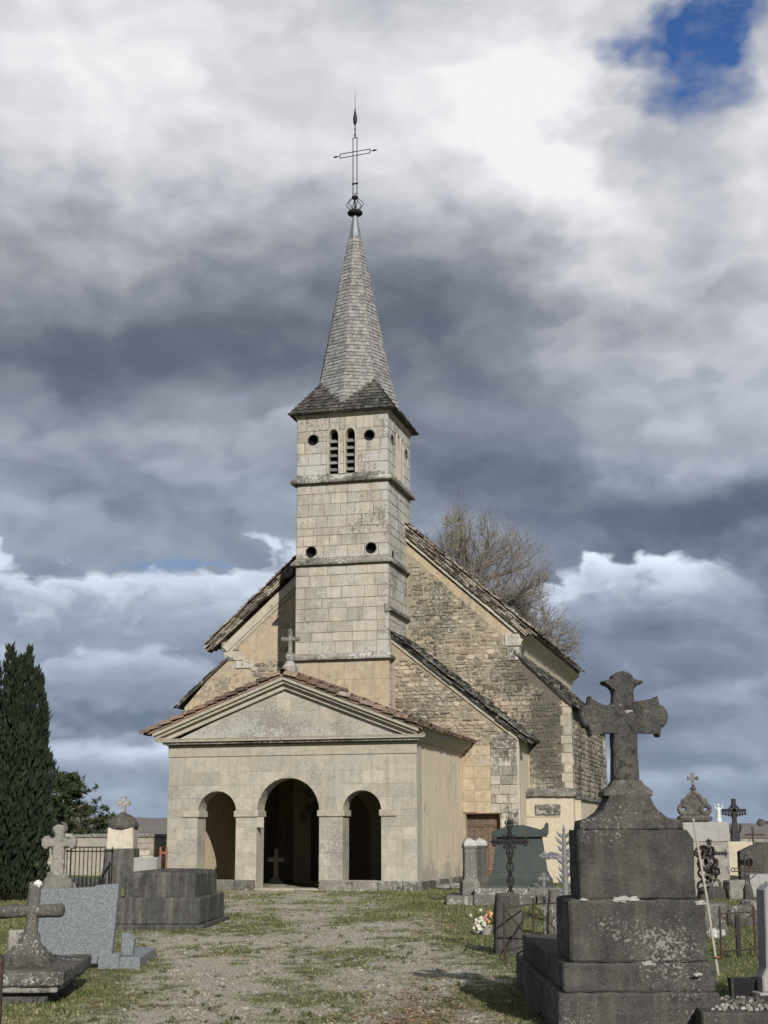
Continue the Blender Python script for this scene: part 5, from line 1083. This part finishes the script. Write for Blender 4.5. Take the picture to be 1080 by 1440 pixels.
def pine():
    p = base(92, 62); o = thing('pine_tree', 'broad dark pine with layered branches beyond the yard wall', 'tree', (p.x, p.y, 0)); MB().tube([(0, 0, -.1), (.1, 0, 2), (0, 0, 3.6)], [.14, .1, .03], 7).build('trunk', 'bark', o); rs_ = random.Random(9); mb, lm = MB(), MB()
    for k in range(95):
        z = rs_.uniform(.6, 3.9); R_ = 1.75*min(1, (4.15-z)/2.2)**.7; a = rs_.uniform(0, 6.283); e = Vector((math.cos(a)*R_, math.sin(a)*R_, z+R_*.12)); lm.tube([(0, 0, z*.9), tuple(e*.6+Vector((0, 0, z*.38))), tuple(e)], [.03, .02, .008], 4)
        for j in range(10):
            t = rs_.uniform(.3, 1.05); c = Vector((e.x*t, e.y*t, z*.9*(1-t)+e.z*t))+Vector((rs_.gauss(0, .12), rs_.gauss(0, .12), rs_.gauss(0, .05)))
            for _ in range(16):
                d = Vector((rs_.gauss(0, 1)+math.cos(a)*.5, rs_.gauss(0, 1), rs_.gauss(.4, .6))).normalized(); s_ = d.orthogonal().normalized()*.022; L = rs_.uniform(.12, .28); mb.add([c, c+d*L*.5+s_, c+d*L, c+d*L*.5-s_], [(0, 1, 2, 3)], rs_.random())
    lm.build('limbs', 'bark', o); mb.build('crown', 'pine_leaf', o, kind='stuff')
pine()

# ------------------------------------------------------------------ ground cover
rs_ = random.Random(2); mb = MB(); V, Fc, Cc = mb.v, mb.f, mb.c
def inframe(x, y, z=0): d = Vector((x, y, z))-CAM; k = d.dot(FW); return -620 < F*d.dot(RT)/k < 640
CI = math.cos(YAW), math.sin(YAW)
def in_church(x, y):
    ux, uy = x-O.x, y-O.y; lx, ly = ux*CI[0]-uy*CI[1], ux*CI[1]+uy*CI[0]; return (-7.1 < lx < .1 and ly > -.1) or (ly > 5.9 and -10 < lx < 3.4)
cnt = 0
while cnt < 210000:
    y = 10.2+(44-10.2)*rs_.random()**1.5; x = rs_.uniform(-.30, .30)*y
    if not inframe(x, y) or in_church(x, y): continue
    g = gravel(x, y); patch = noise.noise(Vector((x*2.6, y*1.9, 2)))+.7*noise.noise(Vector((x*7, y*5, 6)))
    if rs_.random() < g*.75+.06-patch*.6: 
        if rs_.random() > .10: continue
    cnt += 1; z = gz(x, y)-.005; h = rs_.uniform(.014, .042)*(1-.45*g)*(1+.012*(y-10)); w_ = h*rs_.uniform(.10, .2)*(1+.035*(y-10)); a = rs_.uniform(0, 6.283); dx_, dy_ = math.cos(a)*w_, math.sin(a)*w_; lx, ly = rs_.gauss(0, h*.55), rs_.gauss(0, h*.55)
    i = len(V); V += [(x-dx_, y-dy_, z), (x+dx_, y+dy_, z), (x+lx, y+ly, z+h)]; Fc.append((i, i+1, i+2))
    dry = .50+.30*noise.noise(Vector((x*.8, y*.6, 9)))+.22*g+rs_.gauss(0, .16)-.12*sm(.4, 1.5, x-.04*(y-12)); Cc.append(max(0, min(1, dry)))
mb.build('grass', 'grass_blade', None, kind='stuff')['label'] = 'short patchy grass growing over the churchyard gravel'
mb = MB(); cnt = 0
while cnt < 9000:
    y = 10.4+(34-10.4)*rs_.random()**1.7; x = rs_.uniform(-.27, .2)*y
    if not inframe(x, y) or rs_.random() > gravel(x, y)*1.1+.03: continue
    cnt += 1; r = rs_.uniform(.006, .017)*(1+.02*(y-10)); z = gz(x, y); a = rs_.uniform(0, 6.283); q = [(x+r*math.cos(a+k*1.571)*rs_.uniform(.7, 1.3), y+r*math.sin(a+k*1.571)*rs_.uniform(.7, 1.3), z-.004) for k in range(4)]
    mb.add(q+[(x+rs_.gauss(0, r*.3), y+rs_.gauss(0, r*.3), z+r*rs_.uniform(.5, .9))], [(0, 1, 4), (1, 2, 4), (2, 3, 4), (3, 0, 4)], rs_.random())
mb.build('path_gravel', 'pebble', None, kind='stuff')['label'] = 'pale limestone gravel scattered over the path'
mb = MB(); cnt = 0
while cnt < 5000:
    y = 10.4+(34-10.4)*rs_.random()**1.6; x = rs_.uniform(-.25, .2)*y
    if not inframe(x, y) or rs_.random() > leafy(x, y)*1.2+.04: continue
    cnt += 1; r = rs_.uniform(.012, .03); z = gz(x, y)+rs_.uniform(.004, .018); a = rs_.uniform(0, 6.283); c, s_ = math.cos(a)*r, math.sin(a)*r
    mb.add([(x-c, y-s_, z), (x+s_*.5, y-c*.5, z+rs_.uniform(-.004, .01)), (x+c, y+s_, z+rs_.uniform(-.002, .012)), (x-s_*.5, y+c*.5, z+rs_.uniform(-.004, .01))], [(0, 1, 2, 3)], rs_.random())
mb.build('dead_leaves', 'dead_leaf', None, kind='stuff')['label'] = 'brown dead leaves strewn on the path and grass'
mb = MB()                                             # coarser weeds: rosettes and taller clumps
for _ in range(600):
    y = 10.6+(36-10.6)*rs_.random()**1.4; x = rs_.uniform(-.28, .22)*y
    if not inframe(x, y) or in_church(x, y): continue
    n_ = rs_.randint(7, 16); R_ = rs_.uniform(.018, .055); pcv = rs_.uniform(.0, .55)
    for k in range(n_):
        a = rs_.uniform(0, 6.283); r = R_*rs_.uniform(.4, 1); h = R_*rs_.uniform(.3, 1.0); cx, cy = x+rs_.gauss(0, R_*.4), y+rs_.gauss(0, R_*.4); z = gz(x, y); s1 = r*.22
        mb.add([(cx, cy, z), (cx+math.cos(a)*r*.5-math.sin(a)*s1, cy+math.sin(a)*r*.5+math.cos(a)*s1, z+h*.7), (cx+math.cos(a)*r, cy+math.sin(a)*r, z+h), (cx+math.cos(a)*r*.5+math.sin(a)*s1, cy+math.sin(a)*r*.5-math.cos(a)*s1, z+h*.7)], [(0, 1, 2, 3)], max(0, min(1, pcv+rs_.gauss(0, .08))))
mb.build('weeds', 'grass_blade', None, kind='stuff')['label'] = 'coarse weed clumps dotted over the churchyard grass'
mb = MB(); cnt = 0
while cnt < 260:
    y = 10.6+(34-10.6)*rs_.random()**1.5; x = rs_.uniform(-.26, .2)*y
    if not inframe(x, y) or in_church(x, y) or rs_.random() > gravel(x, y)+.1: continue
    cnt += 1; r = rs_.uniform(.012, .034); mb.blobby((x, y, gz(x, y)+r*.2), r, cnt, .5, 6, 5, (1.2, 1, .6), rs_.random()*.8)
mb.build('path_stones', 'pebble', None, kind='stuff')['label'] = 'larger loose stones scattered among the path gravel'
# low weeds and broken stones at the foot of the porch wall
for i in range(9):
    p = O+CXA*rnd(.3, 1.0)+CYA*rnd(1.2, 4.4); so = MB().blobby((0, 0, 0), rnd(.10, .24), i, .4, 8, 6, (1.3, 1.2, .45)).build('fallen_stone', 'tomb_pale', None, loc=(p.x, p.y, .02))
    so['label'] = 'flat mossy pale stone lying at the foot of the plastered porch side'; so['category'] = 'stone'; so['group'] = 'fallen stones at the porch wall foot'
